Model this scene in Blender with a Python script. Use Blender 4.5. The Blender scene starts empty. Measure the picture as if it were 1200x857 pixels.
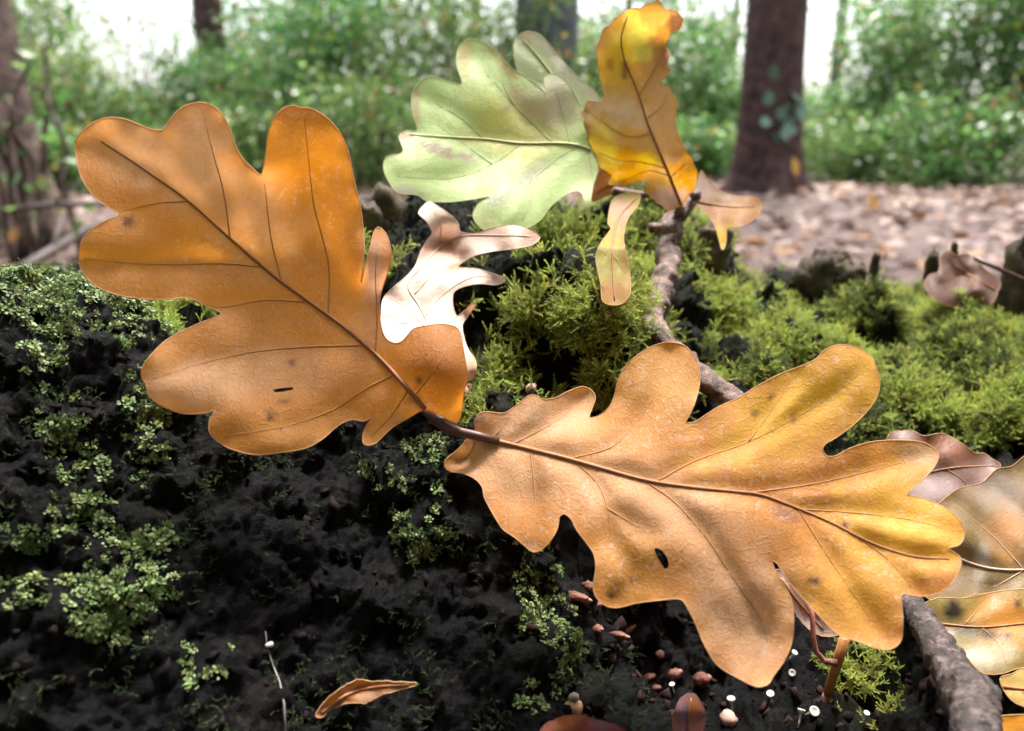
import bpy, bmesh, math, random
import numpy as np
from mathutils import Vector, Matrix
from mathutils.geometry import delaunay_2d_cdt
from mathutils.bvhtree import BVHTree

random.seed(7)
RNG = np.random.default_rng(11)
scene = bpy.context.scene
COL = scene.collection

# ------------------------------------------------------------------ camera
CAM_Z = 0.35
PITCH = math.radians(16.0)
LENS, SENSOR = 28.0, 36.0
FPX = LENS / SENSOR * 1200.0
cam_data = bpy.data.cameras.new('camera')
cam = bpy.data.objects.new('camera', cam_data)
COL.objects.link(cam)
cam.location = (0, 0, CAM_Z)
cam.rotation_euler = (math.pi / 2 - PITCH, 0, 0)
cam_data.lens = LENS
cam_data.sensor_width = SENSOR
cam_data.clip_start = 0.005
cam_data.clip_end = 2000
cam_data.dof.use_dof = True
cam_data.dof.focus_distance = 0.182
cam_data.dof.aperture_fstop = 14.5
scene.camera = cam

# ------------------------------------------------------------------ light
SUN_EL, SUN_AZ = math.radians(69), math.radians(20)      # azimuth from +Y towards +X
world = bpy.data.worlds.new('World')
scene.world = world
world.use_nodes = True
wn = world.node_tree
sky = wn.nodes.new('ShaderNodeTexSky')
sky.sky_type = 'NISHITA'
sky.sun_disc = False
sky.sun_elevation = SUN_EL
sky.sun_rotation = SUN_AZ
sky.air_density = 1.0
sky.dust_density = 5.0
hs = wn.nodes.new('ShaderNodeHueSaturation')
hs.inputs['Saturation'].default_value = 0.45
wn.links.new(sky.outputs[0], hs.inputs['Color'])
wn.links.new(hs.outputs[0], wn.nodes['Background'].inputs[0])
wn.nodes['Background'].inputs[1].default_value = 0.15
sun_data = bpy.data.lights.new('sun', 'SUN')
sun_data.energy = 2.8
sun_data.angle = math.radians(10)
sun_data.color = (1.0, 0.96, 0.9)
sun = bpy.data.objects.new('sun', sun_data)
COL.objects.link(sun)
sdir = Vector((math.sin(SUN_AZ) * math.cos(SUN_EL), math.cos(SUN_AZ) * math.cos(SUN_EL), math.sin(SUN_EL)))
sun.rotation_euler = sdir.to_track_quat('Z', 'Y').to_euler()
scene.view_settings.view_transform = 'Standard'
scene.view_settings.look = 'None'
scene.view_settings.exposure = 2.1
scene.view_settings.gamma = 1.0
scene.render.engine = 'CYCLES'
scene.cycles.use_denoising = True
scene.cycles.max_bounces = 8
scene.cycles.transparent_max_bounces = 8

# ------------------------------------------------------------------ helpers
CF = np.array([0, math.cos(PITCH), -math.sin(PITCH)])
CU = np.array([0, math.sin(PITCH), math.cos(PITCH)])
CR = np.array([1.0, 0, 0])
CP = np.array([0, 0, CAM_Z])

def ray(px, py):
    return CF + (px - 600.0) / FPX * CR + (428.5 - py) / FPX * CU

def P(px, py, d):
    return CP + d * ray(px, py)

def PV(px, py, d):                       # vectorised
    px, py, d = np.asarray(px, float), np.asarray(py, float), np.asarray(d, float)
    v = CF[None] + ((px - 600) / FPX)[:, None] * CR[None] + ((428.5 - py) / FPX)[:, None] * CU[None]
    return CP[None] + d[:, None] * v

def to_px(pts):
    r = pts - CP[None]
    d = r @ CF
    d = np.where(np.abs(d) < 1e-6, 1e-6, d)
    return 600 + FPX * (r @ CR) / d, 428.5 - FPX * (r @ CU) / d, d

_perm = np.random.default_rng(5).permutation(256)
_perm = np.concatenate([_perm, _perm, _perm])
_grad = np.random.default_rng(6).normal(size=(256, 3))
_grad /= np.linalg.norm(_grad, axis=1)[:, None]

def pnoise(p):
    pi = np.floor(p).astype(int)
    f = p - pi
    u = f * f * f * (f * (f * 6 - 15) + 10)
    pi &= 255
    out = np.zeros(len(p))
    for dx in (0, 1):
        for dy in (0, 1):
            for dz in (0, 1):
                h = _perm[_perm[_perm[(pi[:, 0] + dx) & 255] + ((pi[:, 1] + dy) & 255)] + ((pi[:, 2] + dz) & 255)]
                g = _grad[h]
                d = f - np.array([dx, dy, dz])
                w = (u[:, 0] if dx else 1 - u[:, 0]) * (u[:, 1] if dy else 1 - u[:, 1]) * (u[:, 2] if dz else 1 - u[:, 2])
                out += w * (g * d).sum(1)
    return out * 1.6

def tag(o, label=None, cat=None, group=None, kind=None):
    if label: o['label'] = label
    if cat: o['category'] = cat
    if group: o['group'] = group
    if kind: o['kind'] = kind
    return o

def empty(name, loc=(0, 0, 0)):
    e = bpy.data.objects.new(name, None)
    e.empty_display_size = 0.01
    e.location = loc
    COL.objects.link(e)
    return e

def link(name, me, mat=None, parent=None, smooth=True, col=None):
    o = bpy.data.objects.new(name, me)
    (col or COL).objects.link(o)
    if mat is not None:
        me.materials.clear()
        me.materials.append(mat)
    if smooth and len(me.polygons):
        me.polygons.foreach_set('use_smooth', np.ones(len(me.polygons), dtype=bool))
    if parent is not None:
        o.parent = parent
        o.location = o.location - parent.location     # parents are unrotated at build time
    return o

def mesh(name, verts, faces):
    me = bpy.data.meshes.new(name)
    me.from_pydata([tuple(map(float, v)) for v in verts], [], [tuple(map(int, f)) for f in faces])
    me.update()
    return me

def fast_mesh(name, verts, faces):
    """verts Nx3, faces MxK (all the same size)"""
    me = bpy.data.meshes.new(name)
    verts = np.asarray(verts, np.float32)
    faces = np.asarray(faces, np.int32)
    k = faces.shape[1]
    me.vertices.add(len(verts))
    me.vertices.foreach_set('co', verts.ravel())
    me.loops.add(faces.size)
    me.loops.foreach_set('vertex_index', faces.ravel())
    me.polygons.add(len(faces))
    me.polygons.foreach_set('loop_start', np.arange(0, faces.size, k, dtype=np.int32))
    me.update(calc_edges=True)
    me.validate()
    return me

def color_attr(me, name, cols):
    a = me.color_attributes.new(name, 'FLOAT_COLOR', 'POINT')
    c = np.ones((len(cols), 4), np.float32)
    c[:, :3] = cols
    a.data.foreach_set('color', c.ravel())

def tube(pts, radii, n=8, wobble=0.0, seed=0, cap=True):
    """tapered tube through pts; returns verts, faces (quads + caps)"""
    pts = [Vector(p) for p in pts]
    rng = random.Random(seed)
    vs, fs = [], []
    ref = Vector((0.3, 0.2, 1)).normalized()
    t0 = (pts[1] - pts[0]).normalized()
    if abs(t0.dot(ref)) > .95: ref = Vector((1, 0, 0))
    nrm = t0.cross(ref).normalized()
    for i, p in enumerate(pts):
        t = (pts[min(i + 1, len(pts) - 1)] - pts[max(i - 1, 0)]).normalized()
        nrm = (nrm - t * nrm.dot(t)).normalized()
        b = t.cross(nrm)
        for k in range(n):
            a = 2 * math.pi * k / n
            r = radii[i] * (1 + wobble * (rng.random() - .5) * 2)
            vs.append(p + (nrm * math.cos(a) + b * math.sin(a)) * r)
    for i in range(len(pts) - 1):
        for k in range(n):
            a, b2 = i * n + k, i * n + (k + 1) % n
            fs.append((a, b2, b2 + n, a + n))
    if cap:
        fs.append(tuple(range(n - 1, -1, -1)))
        fs.append(tuple(range((len(pts) - 1) * n, len(pts) * n)))
    return vs, fs

def catmull(pts, step, closed=False):
    pts = np.asarray(pts, float)
    n = len(pts)
    out = []
    rng = range(n if closed else n - 1)
    for i in rng:
        if closed:
            p0, p1, p2, p3 = pts[(i - 1) % n], pts[i], pts[(i + 1) % n], pts[(i + 2) % n]
        else:
            p1, p2 = pts[i], pts[i + 1]
            p0 = pts[i - 1] if i else 2 * p1 - p2
            p3 = pts[i + 2] if i + 2 < n else 2 * p2 - p1
        m = max(1, int(round(np.linalg.norm((p2 - p1)[:2]) / step)))
        # centripetal-like damping for tight corners
        t1, t2 = (p2 - p0) * .5, (p3 - p1) * .5
        L = np.linalg.norm(p2 - p1) + 1e-9
        for tt in (t1, t2):
            l = np.linalg.norm(tt)
            if l > L: tt *= L / l
        for k in range(m):
            t = k / m
            h00 = 2 * t**3 - 3 * t**2 + 1; h10 = t**3 - 2 * t**2 + t
            h01 = -2 * t**3 + 3 * t**2; h11 = t**3 - t**2
            out.append(h00 * p1 + h10 * t1 + h01 * p2 + h11 * t2)
    if not closed: out.append(pts[-1])
    return np.array(out)

def in_poly(x, y, poly):
    x, y = np.asarray(x), np.asarray(y)
    c = np.zeros(x.shape, bool)
    j = len(poly) - 1
    for i in range(len(poly)):
        xi, yi = poly[i]; xj, yj = poly[j]
        cond = (yi > y) != (yj > y)
        with np.errstate(divide='ignore', invalid='ignore'):
            xx = (xj - xi) * (y - yi) / (yj - yi + 1e-12) + xi
        c ^= cond & (x < xx)
        j = i
    return c

def seg_dist(px, py, line):
    best = np.full(len(px), 1e9)
    for (x0, y0), (x1, y1) in zip(line[:-1], line[1:]):
        dx, dy = x1 - x0, y1 - y0
        t = np.clip(((px - x0) * dx + (py - y0) * dy) / (dx * dx + dy * dy + 1e-9), 0, 1)
        best = np.minimum(best, np.hypot(px - x0 - t * dx, py - y0 - t * dy))
    return best

# ------------------------------------------------------------------ materials
class NT:
    def __init__(s, name):
        s.m = bpy.data.materials.new(name)
        s.m.use_nodes = True
        s.t = s.m.node_tree
        s.b = s.t.nodes['Principled BSDF']
        s.out = s.t.nodes['Material Output']
    def n(s, typ, **kw):
        nd = s.t.nodes.new(typ)
        for k, v in kw.items():
            if k.startswith('_'): setattr(nd, k[1:], v)
            else: nd.inputs[k.replace('__', ' ')].default_value = v
        return nd
    def l(s, a, b): s.t.links.new(a, b)
    def noise(s, vec, scale, detail=4, rough=.55):
        nd = s.n('ShaderNodeTexNoise', Scale=scale, Detail=detail, Roughness=rough)
        if vec is not None: s.l(vec, nd.inputs['Vector'])
        return nd
    def ramp(s, fac, stops):
        nd = s.n('ShaderNodeValToRGB')
        e = nd.color_ramp.elements
        while len(e) < len(stops): e.new(.5)
        for el, (p, c) in zip(e, stops):
            el.position = p
            el.color = (*c, 1) if len(c) == 3 else c
        s.l(fac, nd.inputs[0])
        return nd
    def mix(s, fac, a, b, blend='MIX'):
        nd = s.n('ShaderNodeMix', _data_type='RGBA', _blend_type=blend)
        for sock, v in ((nd.inputs[0], fac), (nd.inputs[6], a), (nd.inputs[7], b)):
            if hasattr(v, 'links'): s.l(v, sock)
            elif isinstance(v, (int, float)): sock.default_value = v
            else: sock.default_value = (*v, 1)
        return nd.outputs[2]
    def math(s, op, a, b=None):
        nd = s.n('ShaderNodeMath', _operation=op)
        for i, v in enumerate((a, b)):
            if v is None: continue
            if hasattr(v, 'links'): s.l(v, nd.inputs[i])
            else: nd.inputs[i].default_value = v
        return nd.outputs[0]
    def bump(s, h, strength, dist, prev=None):
        nd = s.n('ShaderNodeBump', Strength=strength, Distance=dist)
        s.l(h, nd.inputs['Height'])
        if prev is not None: s.l(prev, nd.inputs['Normal'])
        return nd.outputs[0]

def leaf_material(name, rough=.5, transl=.42, spec=.4, tsat=1.25, tval=1.3, vein_dark=.25, speck=.5, white=.0, bumpk=1.0):
    """autumn leaf: pigment from the 'pig' attribute, fine net venation, specks, thin-sheet transmission"""
    k = NT(name)
    uv = k.n('ShaderNodeUVMap').outputs[0]           # leaf-local millimetres
    pig = k.n('ShaderNodeAttribute', _attribute_name='pig').outputs['Color']
    n1 = k.noise(uv, .13, 5, .6)
    n2 = k.noise(uv, .7, 4, .6)
    c = k.mix(k.math('MULTIPLY', n1.outputs[0], .55), pig, k.mix(1.0, pig, (.62, .5, .42), 'MULTIPLY'))
    c = k.mix(k.math('MULTIPLY', n2.outputs[0], .5), c, k.mix(1.0, c, (1.22, 1.25, 1.35), 'MULTIPLY'))
    # distorted net of fine veins
    wv = k.n('ShaderNodeVectorMath', _operation='ADD')
    k.l(uv, wv.inputs[0])
    sc_ = k.n('ShaderNodeVectorMath', _operation='SCALE')
    k.l(k.noise(uv, .5, 2).outputs['Color'], sc_.inputs[0]); sc_.inputs['Scale'].default_value = 1.3
    k.l(sc_.outputs[0], wv.inputs[1])
    vo = k.n('ShaderNodeTexVoronoi', _feature='DISTANCE_TO_EDGE', Scale=.34)
    k.l(wv.outputs[0], vo.inputs['Vector'])
    vo2 = k.n('ShaderNodeTexVoronoi', _feature='DISTANCE_TO_EDGE', Scale=1.25)
    k.l(wv.outputs[0], vo2.inputs['Vector'])
    v1 = k.ramp(vo.outputs[0], [(0.0, (1, 1, 1)), (.06, (0, 0, 0))]).outputs[0]
    v2 = k.ramp(vo2.outputs[0], [(0.0, (1, 1, 1)), (.12, (0, 0, 0))]).outputs[0]
    vsum = k.math('ADD', k.math('MULTIPLY', v1, .42), k.math('MULTIPLY', v2, .4))
    c = k.mix(k.math('MULTIPLY', vsum, vein_dark), c, k.mix(1.0, c, (.6, .48, .4), 'MULTIPLY'))
    # dark specks
    sp = k.n('ShaderNodeTexVoronoi', _feature='F1', Scale=.22)
    k.l(wv.outputs[0], sp.inputs['Vector'])
    spm = k.ramp(sp.outputs['Distance'], [(0.0, (1, 1, 1)), (.055, (1, 1, 1)), (.095, (0, 0, 0))]).outputs[0]
    gate = k.ramp(k.noise(uv, .09, 2).outputs[0], [(.5, (0, 0, 0)), (.62, (1, 1, 1))]).outputs[0]
    c = k.mix(k.math('MULTIPLY', k.math('MULTIPLY', spm, gate), speck), c, (.06, .03, .018))
    # pale dried film flecks
    if white > 0:
        wf = k.noise(uv, .7, 6, .8)
        wm = k.ramp(wf.outputs[0], [(.53, (0, 0, 0)), (.62, (1, 1, 1))]).outputs[0]
        wg = k.ramp(k.noise(uv, .085, 2).outputs[0], [(.44, (0, 0, 0)), (.56, (1, 1, 1))]).outputs[0]
        c = k.mix(k.math('MULTIPLY', k.math('MULTIPLY', wm, wg), white), c, (.62, .52, .45))
    k.l(c, k.b.inputs['Base Color'])
    rr = k.ramp(k.noise(uv, .35, 4).outputs[0], [(.3, (rough - .1,) * 3), (.7, (rough + .14,) * 3)]).outputs[0]
    k.l(rr, k.b.inputs['Roughness'])
    k.b.inputs['Specular IOR Level'].default_value = spec
    h = k.math('SUBTRACT', k.math('MULTIPLY', n2.outputs[0], .6), k.math('MULTIPLY', vsum, .55))
    bmp = k.bump(h, .4 * bumpk, .0004)
    bmp = k.bump(k.noise(uv, 3.5, 3).outputs[0], .25 * bumpk, .0002, bmp)
    k.l(bmp, k.b.inputs['Normal'])
    hsn = k.n('ShaderNodeHueSaturation', Saturation=tsat, Value=tval)
    k.l(c, hsn.inputs['Color'])
    tr = k.n('ShaderNodeBsdfTranslucent')
    k.l(hsn.outputs[0], tr.inputs['Color'])
    mx = k.n('ShaderNodeMixShader', Fac=transl)
    k.l(k.b.outputs[0], mx.inputs[1]); k.l(tr.outputs[0], mx.inputs[2])
    k.l(mx.outputs[0], k.out.inputs['Surface'])
    return k.m

def simple(name, c1, c2, scale=60, rough=.7, bump=.3, bdist=.001, spec=.3, transl=0, detail=6, obj_rand=0):
    k = NT(name)
    tc = k.n('ShaderNodeTexCoord').outputs['Object']
    nz = k.noise(tc, scale, detail, .6)
    c = k.ramp(nz.outputs[0], [(.3, c1), (.7, c2)]).outputs[0]
    if obj_rand:
        oi = k.n('ShaderNodeObjectInfo').outputs['Random']
        hsn = k.n('ShaderNodeHueSaturation', Saturation=1)
        k.l(c, hsn.inputs['Color'])
        k.l(k.math('ADD', k.math('MULTIPLY', oi, obj_rand), 1 - obj_rand / 2), hsn.inputs['Value'])
        c = hsn.outputs[0]
    k.l(c, k.b.inputs['Base Color'])
    k.b.inputs['Roughness'].default_value = rough
    k.b.inputs['Specular IOR Level'].default_value = spec
    if bump: k.l(k.bump(nz.outputs[0], bump, bdist), k.b.inputs['Normal'])
    if transl:
        tr = k.n('ShaderNodeBsdfTranslucent')
        k.l(c, tr.inputs['Color'])
        mx = k.n('ShaderNodeMixShader', Fac=transl)
        k.l(k.b.outputs[0], mx.inputs[1]); k.l(tr.outputs[0], mx.inputs[2])
        k.l(mx.outputs[0], k.out.inputs['Surface'])
    return k.m

def attr_mat(name, attr, rough=.6, spec=.3, transl=0, vary=.3):
    """colour from a mesh attribute with per-instance variation (moss, foliage)"""
    k = NT(name)
    c = k.n('ShaderNodeAttribute', _attribute_name=attr).outputs['Color']
    oi = k.n('ShaderNodeObjectInfo').outputs['Random']
    hsn = k.n('ShaderNodeHueSaturation', Saturation=1)
    k.l(c, hsn.inputs['Color'])
    k.l(k.math('ADD', k.math('MULTIPLY', oi, vary), 1 - vary / 2), hsn.inputs['Value'])
    k.l(k.math('ADD', k.math('MULTIPLY', k.math('FRACT', k.math('MULTIPLY', oi, 7.3)), .05), .475), hsn.inputs['Hue'])
    k.l(hsn.outputs[0], k.b.inputs['Base Color'])
    k.b.inputs['Roughness'].default_value = rough
    k.b.inputs['Specular IOR Level'].default_value = spec
    if transl:
        tr = k.n('ShaderNodeBsdfTranslucent')
        k.l(hsn.outputs[0], tr.inputs['Color'])
        mx = k.n('ShaderNodeMixShader', Fac=transl)
        k.l(k.b.outputs[0], mx.inputs[1]); k.l(tr.outputs[0], mx.inputs[2])
        k.l(mx.outputs[0], k.out.inputs['Surface'])
    return k.m

M_LEAF = leaf_material('autumn_leaf', rough=.5, transl=.42, white=.5, tsat=1.22, spec=.22)
M_LEAF_PLAIN = leaf_material('autumn_leaf_matt', rough=.55, transl=.5, white=.2, tsat=1.1, spec=.3)
M_LEAF_PALE = leaf_material('pale_dry_leaf', rough=.55, transl=.25, vein_dark=.15, speck=.2)
M_LEAF_GREEN = leaf_material('green_leaf', rough=.44, transl=.35, spec=.4, tsat=1.1, vein_dark=.12, speck=.35)
M_LEAF_WET = leaf_material('wet_dead_leaf', rough=.46, transl=.2, spec=.3, white=.1, speck=.9, bumpk=.6)
M_VEIN = simple('leaf_vein', (.24, .10, .04), (.34, .15, .06), 900, .55, .2, .0002)
M_VEIN_PALE = simple('pale_leaf_vein', (.42, .3, .22), (.55, .4, .3), 900, .55, .2, .0002)
M_VEIN_GREEN = simple('green_leaf_vein', (.3, .34, .14), (.42, .42, .2), 900, .5, .2, .0002)
M_RIM_LIGHT = simple('leaf_rim_light', (.66, .42, .22), (.78, .55, .33), 900, .6, .1, .0001, transl=.6)  # paler than the blade: backlight on the leaf rim painted into its colour
M_VEIN_SOFT = simple('soft_leaf_vein', (.41, .18, .06), (.5, .235, .085), 900, .55, .2, .0002, transl=.2)
M_PETIOLE = simple('petiole', (.05, .022, .016), (.11, .045, .03), 500, .4, .3, .0003, spec=.5)

# ------------------------------------------------------------------ the stump surface (height field + relief)
CTRL = [  # picture x, y, depth in metres of points on the old stump
    (0, 348, .172), (60, 325, .184), (130, 345, .186), (200, 382, .186), (0, 420, .164), (100, 420, .170), (0, 500, .156),
    (0, 620, .146), (0, 740, .139), (0, 857, .132), (150, 480, .168), (150, 580, .160), (150, 680, .152), (150, 780, .145),
    (150, 857, .139), (230, 440, .182), (300, 560, .176), (300, 640, .166), (300, 740, .157), (300, 857, .146), (400, 545, .184),
    (450, 540, .182), (450, 620, .176), (450, 720, .168), (450, 857, .154), (520, 560, .180), (560, 640, .178), (600, 700, .176),
    (650, 765, .172), (560, 760, .167), (600, 857, .158), (700, 840, .166),
    (610, 560, .215), (660, 680, .222), (720, 760, .212), (800, 840, .194), (900, 830, .19), (1000, 800, .192), (850, 720, .22),
    (950, 700, .217), (1000, 857, .176), (1100, 857, .17), (1190, 850, .166), (1190, 780, .178), (780, 650, .235),
    (550, 350, .212), (640, 372, .212), (700, 400, .208), (745, 408, .214), (600, 440, .198), (660, 440, .198), (560, 470, .192),
    (540, 500, .195), (650, 285, .245), (600, 292, .24), (545, 310, .232), (640, 520, .21), (720, 480, .212),
    (800, 380, .262), (722, 345, .252), (765, 372, .25), (700, 345, .238), (715, 352, .232), (742, 372, .230), (765, 402, .230), (690, 325, .255), (790, 440, .248), (850, 440, .24), (720, 300, .28), (720, 256, .30), (660, 248, .30), (820, 318, .31),
    (825, 275, .32), (880, 345, .315), (870, 400, .27), (940, 400, .27), (960, 368, .32), (1020, 415, .275), (1100, 402, .295),
    (1180, 417, .285), (1100, 368, .36), (1000, 352, .38), (1190, 378, .35), (1050, 450, .264), (1150, 460, .262), (1000, 500, .250),
    (1100, 510, .248), (1190, 510, .246), (1100, 600, .21), (1150, 700, .195), (900, 540, .235), (900, 620, .235),
    (470, 242, .27), (440, 290, .255), (430, 340, .245), (530, 240, .285), (230, 362, .23), (300, 370, .235), (360, 340, .245),
]
cp = np.array([P(*c) for c in CTRL])
extra = [(x, y, z) for y, z in ((.03, .12), (.08, .17)) for x in (-.3, -.18, -.08, .02, .1, .2, .32)]
extra += [(x, .5, .25) for x in (-.3, -.15, .0, .15, .3, .42)] + [(x, .62, .2) for x in (-.3, -.1, .1, .3, .42)]
extra += [(-.3, .2, .27), (-.3, .33, .28), (-.2, .24, .295), (-.2, .36, .29), (-.06, .36, .295), (.05, .42, .275), (.42, .2, .25), (.42, .35, .26), (.3, .25, .262), (.3, .42, .263)]
cp = np.vstack([cp, np.array(extra)])
def tps(r2): return .5 * r2 * np.log(r2 + 1e-12)
def rbf_fit(xy, z, lam):
    n = len(xy)
    r2 = ((xy[:, None] - xy[None]) ** 2).sum(2)
    A = np.zeros((n + 3, n + 3))
    A[:n, :n] = tps(r2) + lam * np.eye(n)
    A[:n, n] = 1; A[:n, n + 1:] = xy; A[n, :n] = 1; A[n + 1:, :n] = xy.T
    return np.linalg.solve(A, np.concatenate([z, np.zeros(3)]))
RB = rbf_fit(cp[:, :2], cp[:, 2], 2e-5)
def base_z(x, y):
    out = np.zeros(len(x))
    for s in range(0, len(x), 20000):
        q = np.stack([x[s:s + 20000], y[s:s + 20000]], 1)
        r2 = ((q[:, None] - cp[None, :, :2]) ** 2).sum(2)
        out[s:s + 20000] = tps(r2) @ RB[:len(cp)] + RB[len(cp)] + q @ RB[len(cp) + 1:]
    return out

def axis(lo, a, b, hi, fine, coarse):
    return np.concatenate([np.arange(lo, a, coarse), np.arange(a, b, fine), np.arange(b, hi + coarse, coarse)])
GX = axis(-.32, -.13, .2, .44, .00085, .0026)
GY = axis(.02, .095, .32, .64, .00085, .0026)
NX, NY = len(GX), len(GY)
gx, gy = np.meshgrid(GX, GY)
gx, gy = gx.ravel(), gy.ravel()
zb = base_z(gx, gy)
# the stump's outline: falls to the forest floor all round
ang = np.arctan2(gy - .3, gx - .05)
rad = np.hypot((gx - .05) / .36, (gy - .315) / .30)
rim = 1 + .06 * np.sin(3 * ang + 1) + .04 * np.sin(7 * ang)
fall = np.clip((rad - rim * .94) / .16, 0, 1)
fall = fall * fall * (3 - 2 * fall)
zb = np.clip(zb, .0, .345) * (1 - fall) - .03 * fall
Z2 = zb.reshape(NY, NX)
dzy, dzx = np.gradient(Z2, GY, GX)
nr = np.stack([-dzx.ravel(), -dzy.ravel(), np.ones(NX * NY)], 1)
nr /= np.linalg.norm(nr, axis=1)[:, None]
pos = np.stack([gx, gy, zb], 1)

# moss regions, as soft blobs seen in the picture: x, y, rx, ry, weight
FEATHER = [(640, 300, 70, 40, 1), (600, 350, 60, 45, 1), (680, 370, 70, 40, 1), (700, 430, 70, 40, 1), (640, 470, 70, 40, 1), (610, 425, 60, 40, .9), (730, 465, 45, 35, .9), (560, 460, 35, 35, .9), (570, 420, 40, 40, .7),
           (545, 440, 25, 40, .7), (720, 280, 80, 60, 1), (660, 255, 70, 40, .9), (740, 250, 60, 40, .9), (790, 320, 40, 60, .7), (830, 290, 30, 40, .7),
           (890, 340, 50, 40, 1), (880, 400, 60, 45, 1), (960, 350, 80, 40, 1), (1040, 380, 90, 50, 1.1), (1130, 400, 100, 60, 1.2),
           (1060, 450, 90, 50, .9), (1150, 480, 80, 50, 1), (990, 490, 50, 30, .7), (1180, 350, 60, 40, .8),
           (1020, 790, 35, 40, .9), (225, 360, 35, 20, .8), (440, 300, 40, 40, .25), (1000, 320, 80, 25, .9)]
SCALE = [(60, 345, 80, 28, 1.2), (130, 370, 70, 25, 1.1), (180, 390, 40, 25, .9), (60, 430, 22, 26, .9), (75, 495, 28, 36, .5), (100, 535, 28, 20, .55), (90, 600, 42, 20, .7),
         (150, 635, 45, 15, .6), (140, 700, 45, 35, 1.1), (30, 690, 45, 26, .5), (170, 500, 25, 60, .5), (235, 780, 45, 30, .3), (40, 620, 30, 15, .5), (180, 440, 25, 40, .5),
         (490, 600, 30, 60, .5), (640, 700, 25, 55, .75), (615, 640, 20, 30, .5), (655, 745, 18, 40, .7), (500, 530, 30, 15, .6), (630, 820, 18, 30, .6), (440, 560, 40, 30, .25), (20, 800, 20, 20, .2)]
def blobs(lst, px, py):
    w = np.zeros(len(px))
    for x, y, rx, ry, s in lst:
        w = np.maximum(w, s * np.exp(-(((px - x) / rx) ** 2 + ((py - y) / ry) ** 2) * .8))
    return w
qx, qy, qd = to_px(pos)
wf = blobs(FEATHER, qx, qy)
# right-hand side and back of the stump beyond the frame goes on mossy
wf = np.maximum(wf, np.clip((pos[:, 0] - .17) / .05, 0, 1) * np.clip((pos[:, 1] - .2) / .04, 0, 1) * .8)
ws = blobs(SCALE, qx, qy)
disp = .0050 * pnoise(pos / .026) + .0048 * np.abs(pnoise(pos / .013 + 7)) + .0034 * pnoise(pos / .0065 + 3) + .0028 * np.abs(pnoise(pos / .0034)) - .0025
disp += .0013 * pnoise(pos / .0017)
lump = 1 - np.abs(pnoise(pos / .016 + 21)) * 1.5
# moss grows in rounded cushions with dark clefts between them
from mathutils.kdtree import KDTree
cand_i = RNG.choice(len(pos), 6000, p=(lambda w: w / w.sum())(np.where(wf > .15, 1.0, 0) * np.gradient(GX)[None, :].repeat(NY, 0).ravel() * np.gradient(GY)[:, None].repeat(NX, 1).ravel()))
seeds = []
kd = None
for ci_ in cand_i:
    p_ = pos[ci_]
    if all((p_[0] - q_[0]) ** 2 + (p_[1] - q_[1]) ** 2 + (p_[2] - q_[2]) ** 2 > q_[3] for q_ in seeds): seeds.append((*p_, (RNG.uniform(.0075, .0165) * min(1.7, max(1, np.linalg.norm(p_ - CP) / .21))) ** 2))
kd = KDTree(len(seeds))
for i_, q_ in enumerate(seeds): kd.insert(q_[:3], i_)
kd.balance()
cush = np.zeros(len(pos))
shade = np.zeros(len(pos))
hrand = RNG.uniform(.12, 1.3, len(seeds)); crand = RNG.uniform(0, 1, len(seeds))
for i_ in np.nonzero(wf > .05)[0]:
    co_, j_, dd_ = kd.find(pos[i_])
    r_ = math.sqrt(seeds[j_][3]) * .78
    cush[i_] = math.sqrt(max(0, 1 - (dd_ / r_) ** 2)) * hrand[j_]
    shade[i_] = crand[j_]
disp += np.clip(wf * 1.3, 0, 1) * (.0105 * np.clip(qd / .2, 1, 2) * cush * (1 + .5 * pnoise(pos / .006)) - .0085 * np.clip(qd / .2, 1, 2))
# splintered vertical fibres on bare wood
fib = np.abs(pnoise(np.stack([pos[:, 0] / .003, pos[:, 1] / .003, pos[:, 2] / .02], 1)))
disp += (1 - np.clip(wf, 0, 1)) * .0012 * fib
pos = pos + nr * (disp * np.where(fall > .5, .8, 1))[:, None]
idx = np.arange(NX * NY).reshape(NY, NX)
quads = np.stack([idx[:-1, :-1], idx[:-1, 1:], idx[1:, 1:], idx[1:, :-1]], -1).reshape(-1, 4)
me_stump = fast_mesh('wood', pos, quads)
# wood colour: damp black humus, browner splinters, a film of algae
alg = np.clip(pnoise(pos / .02 + 31) * 1.2 + .1, 0, 1) * .6
bro = np.clip(pnoise(pos / .011 + 41) * 1.6, 0, 1)
colw = np.array([.0018, .0017, .0022])[None] * (1 + .8 * pnoise(pos / .004 + 11))[:, None]
colw = colw + bro[:, None] * np.array([.005, .003, .0028])[None] + alg[:, None] * np.array([.0015, .004, .0012])[None]
colw = colw + np.clip(wf, 0, 1)[:, None] * np.array([.008, .010, .002])[None]
color_attr(me_stump, 'pig', np.clip(colw, .0008, 1))
k = NT('damp_rotten_wood')
kc = k.n('ShaderNodeAttribute', _attribute_name='pig').outputs['Color']
tc = k.n('ShaderNodeTexCoord').outputs['Object']
n1 = k.noise(tc, 700, 6, .65)
c = k.mix(n1.outputs[0], k.mix(1.0, kc, (.5, .5, .5), 'MULTIPLY'), k.mix(1.0, kc, (1.9, 1.8, 1.8), 'MULTIPLY'))
k.l(c, k.b.inputs['Base Color'])
k.l(k.ramp(k.noise(tc, 250, 3).outputs[0], [(.35, (.45,) * 3), (.65, (.85,) * 3)]).outputs[0], k.b.inputs['Roughness'])
k.b.inputs['Specular IOR Level'].default_value = .14
k.l(k.bump(k.noise(tc, 2600, 5, .7).outputs[0], .9, .0008, k.bump(n1.outputs[0], 1.0, .002)), k.b.inputs['Normal'])
M_WOOD = k.m
stump = empty('tree_stump', (.05, .3, 0))
tag(stump, 'old rotten blackened tree stump covered with moss, carrying the fallen leaves', 'tree stump')
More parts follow.
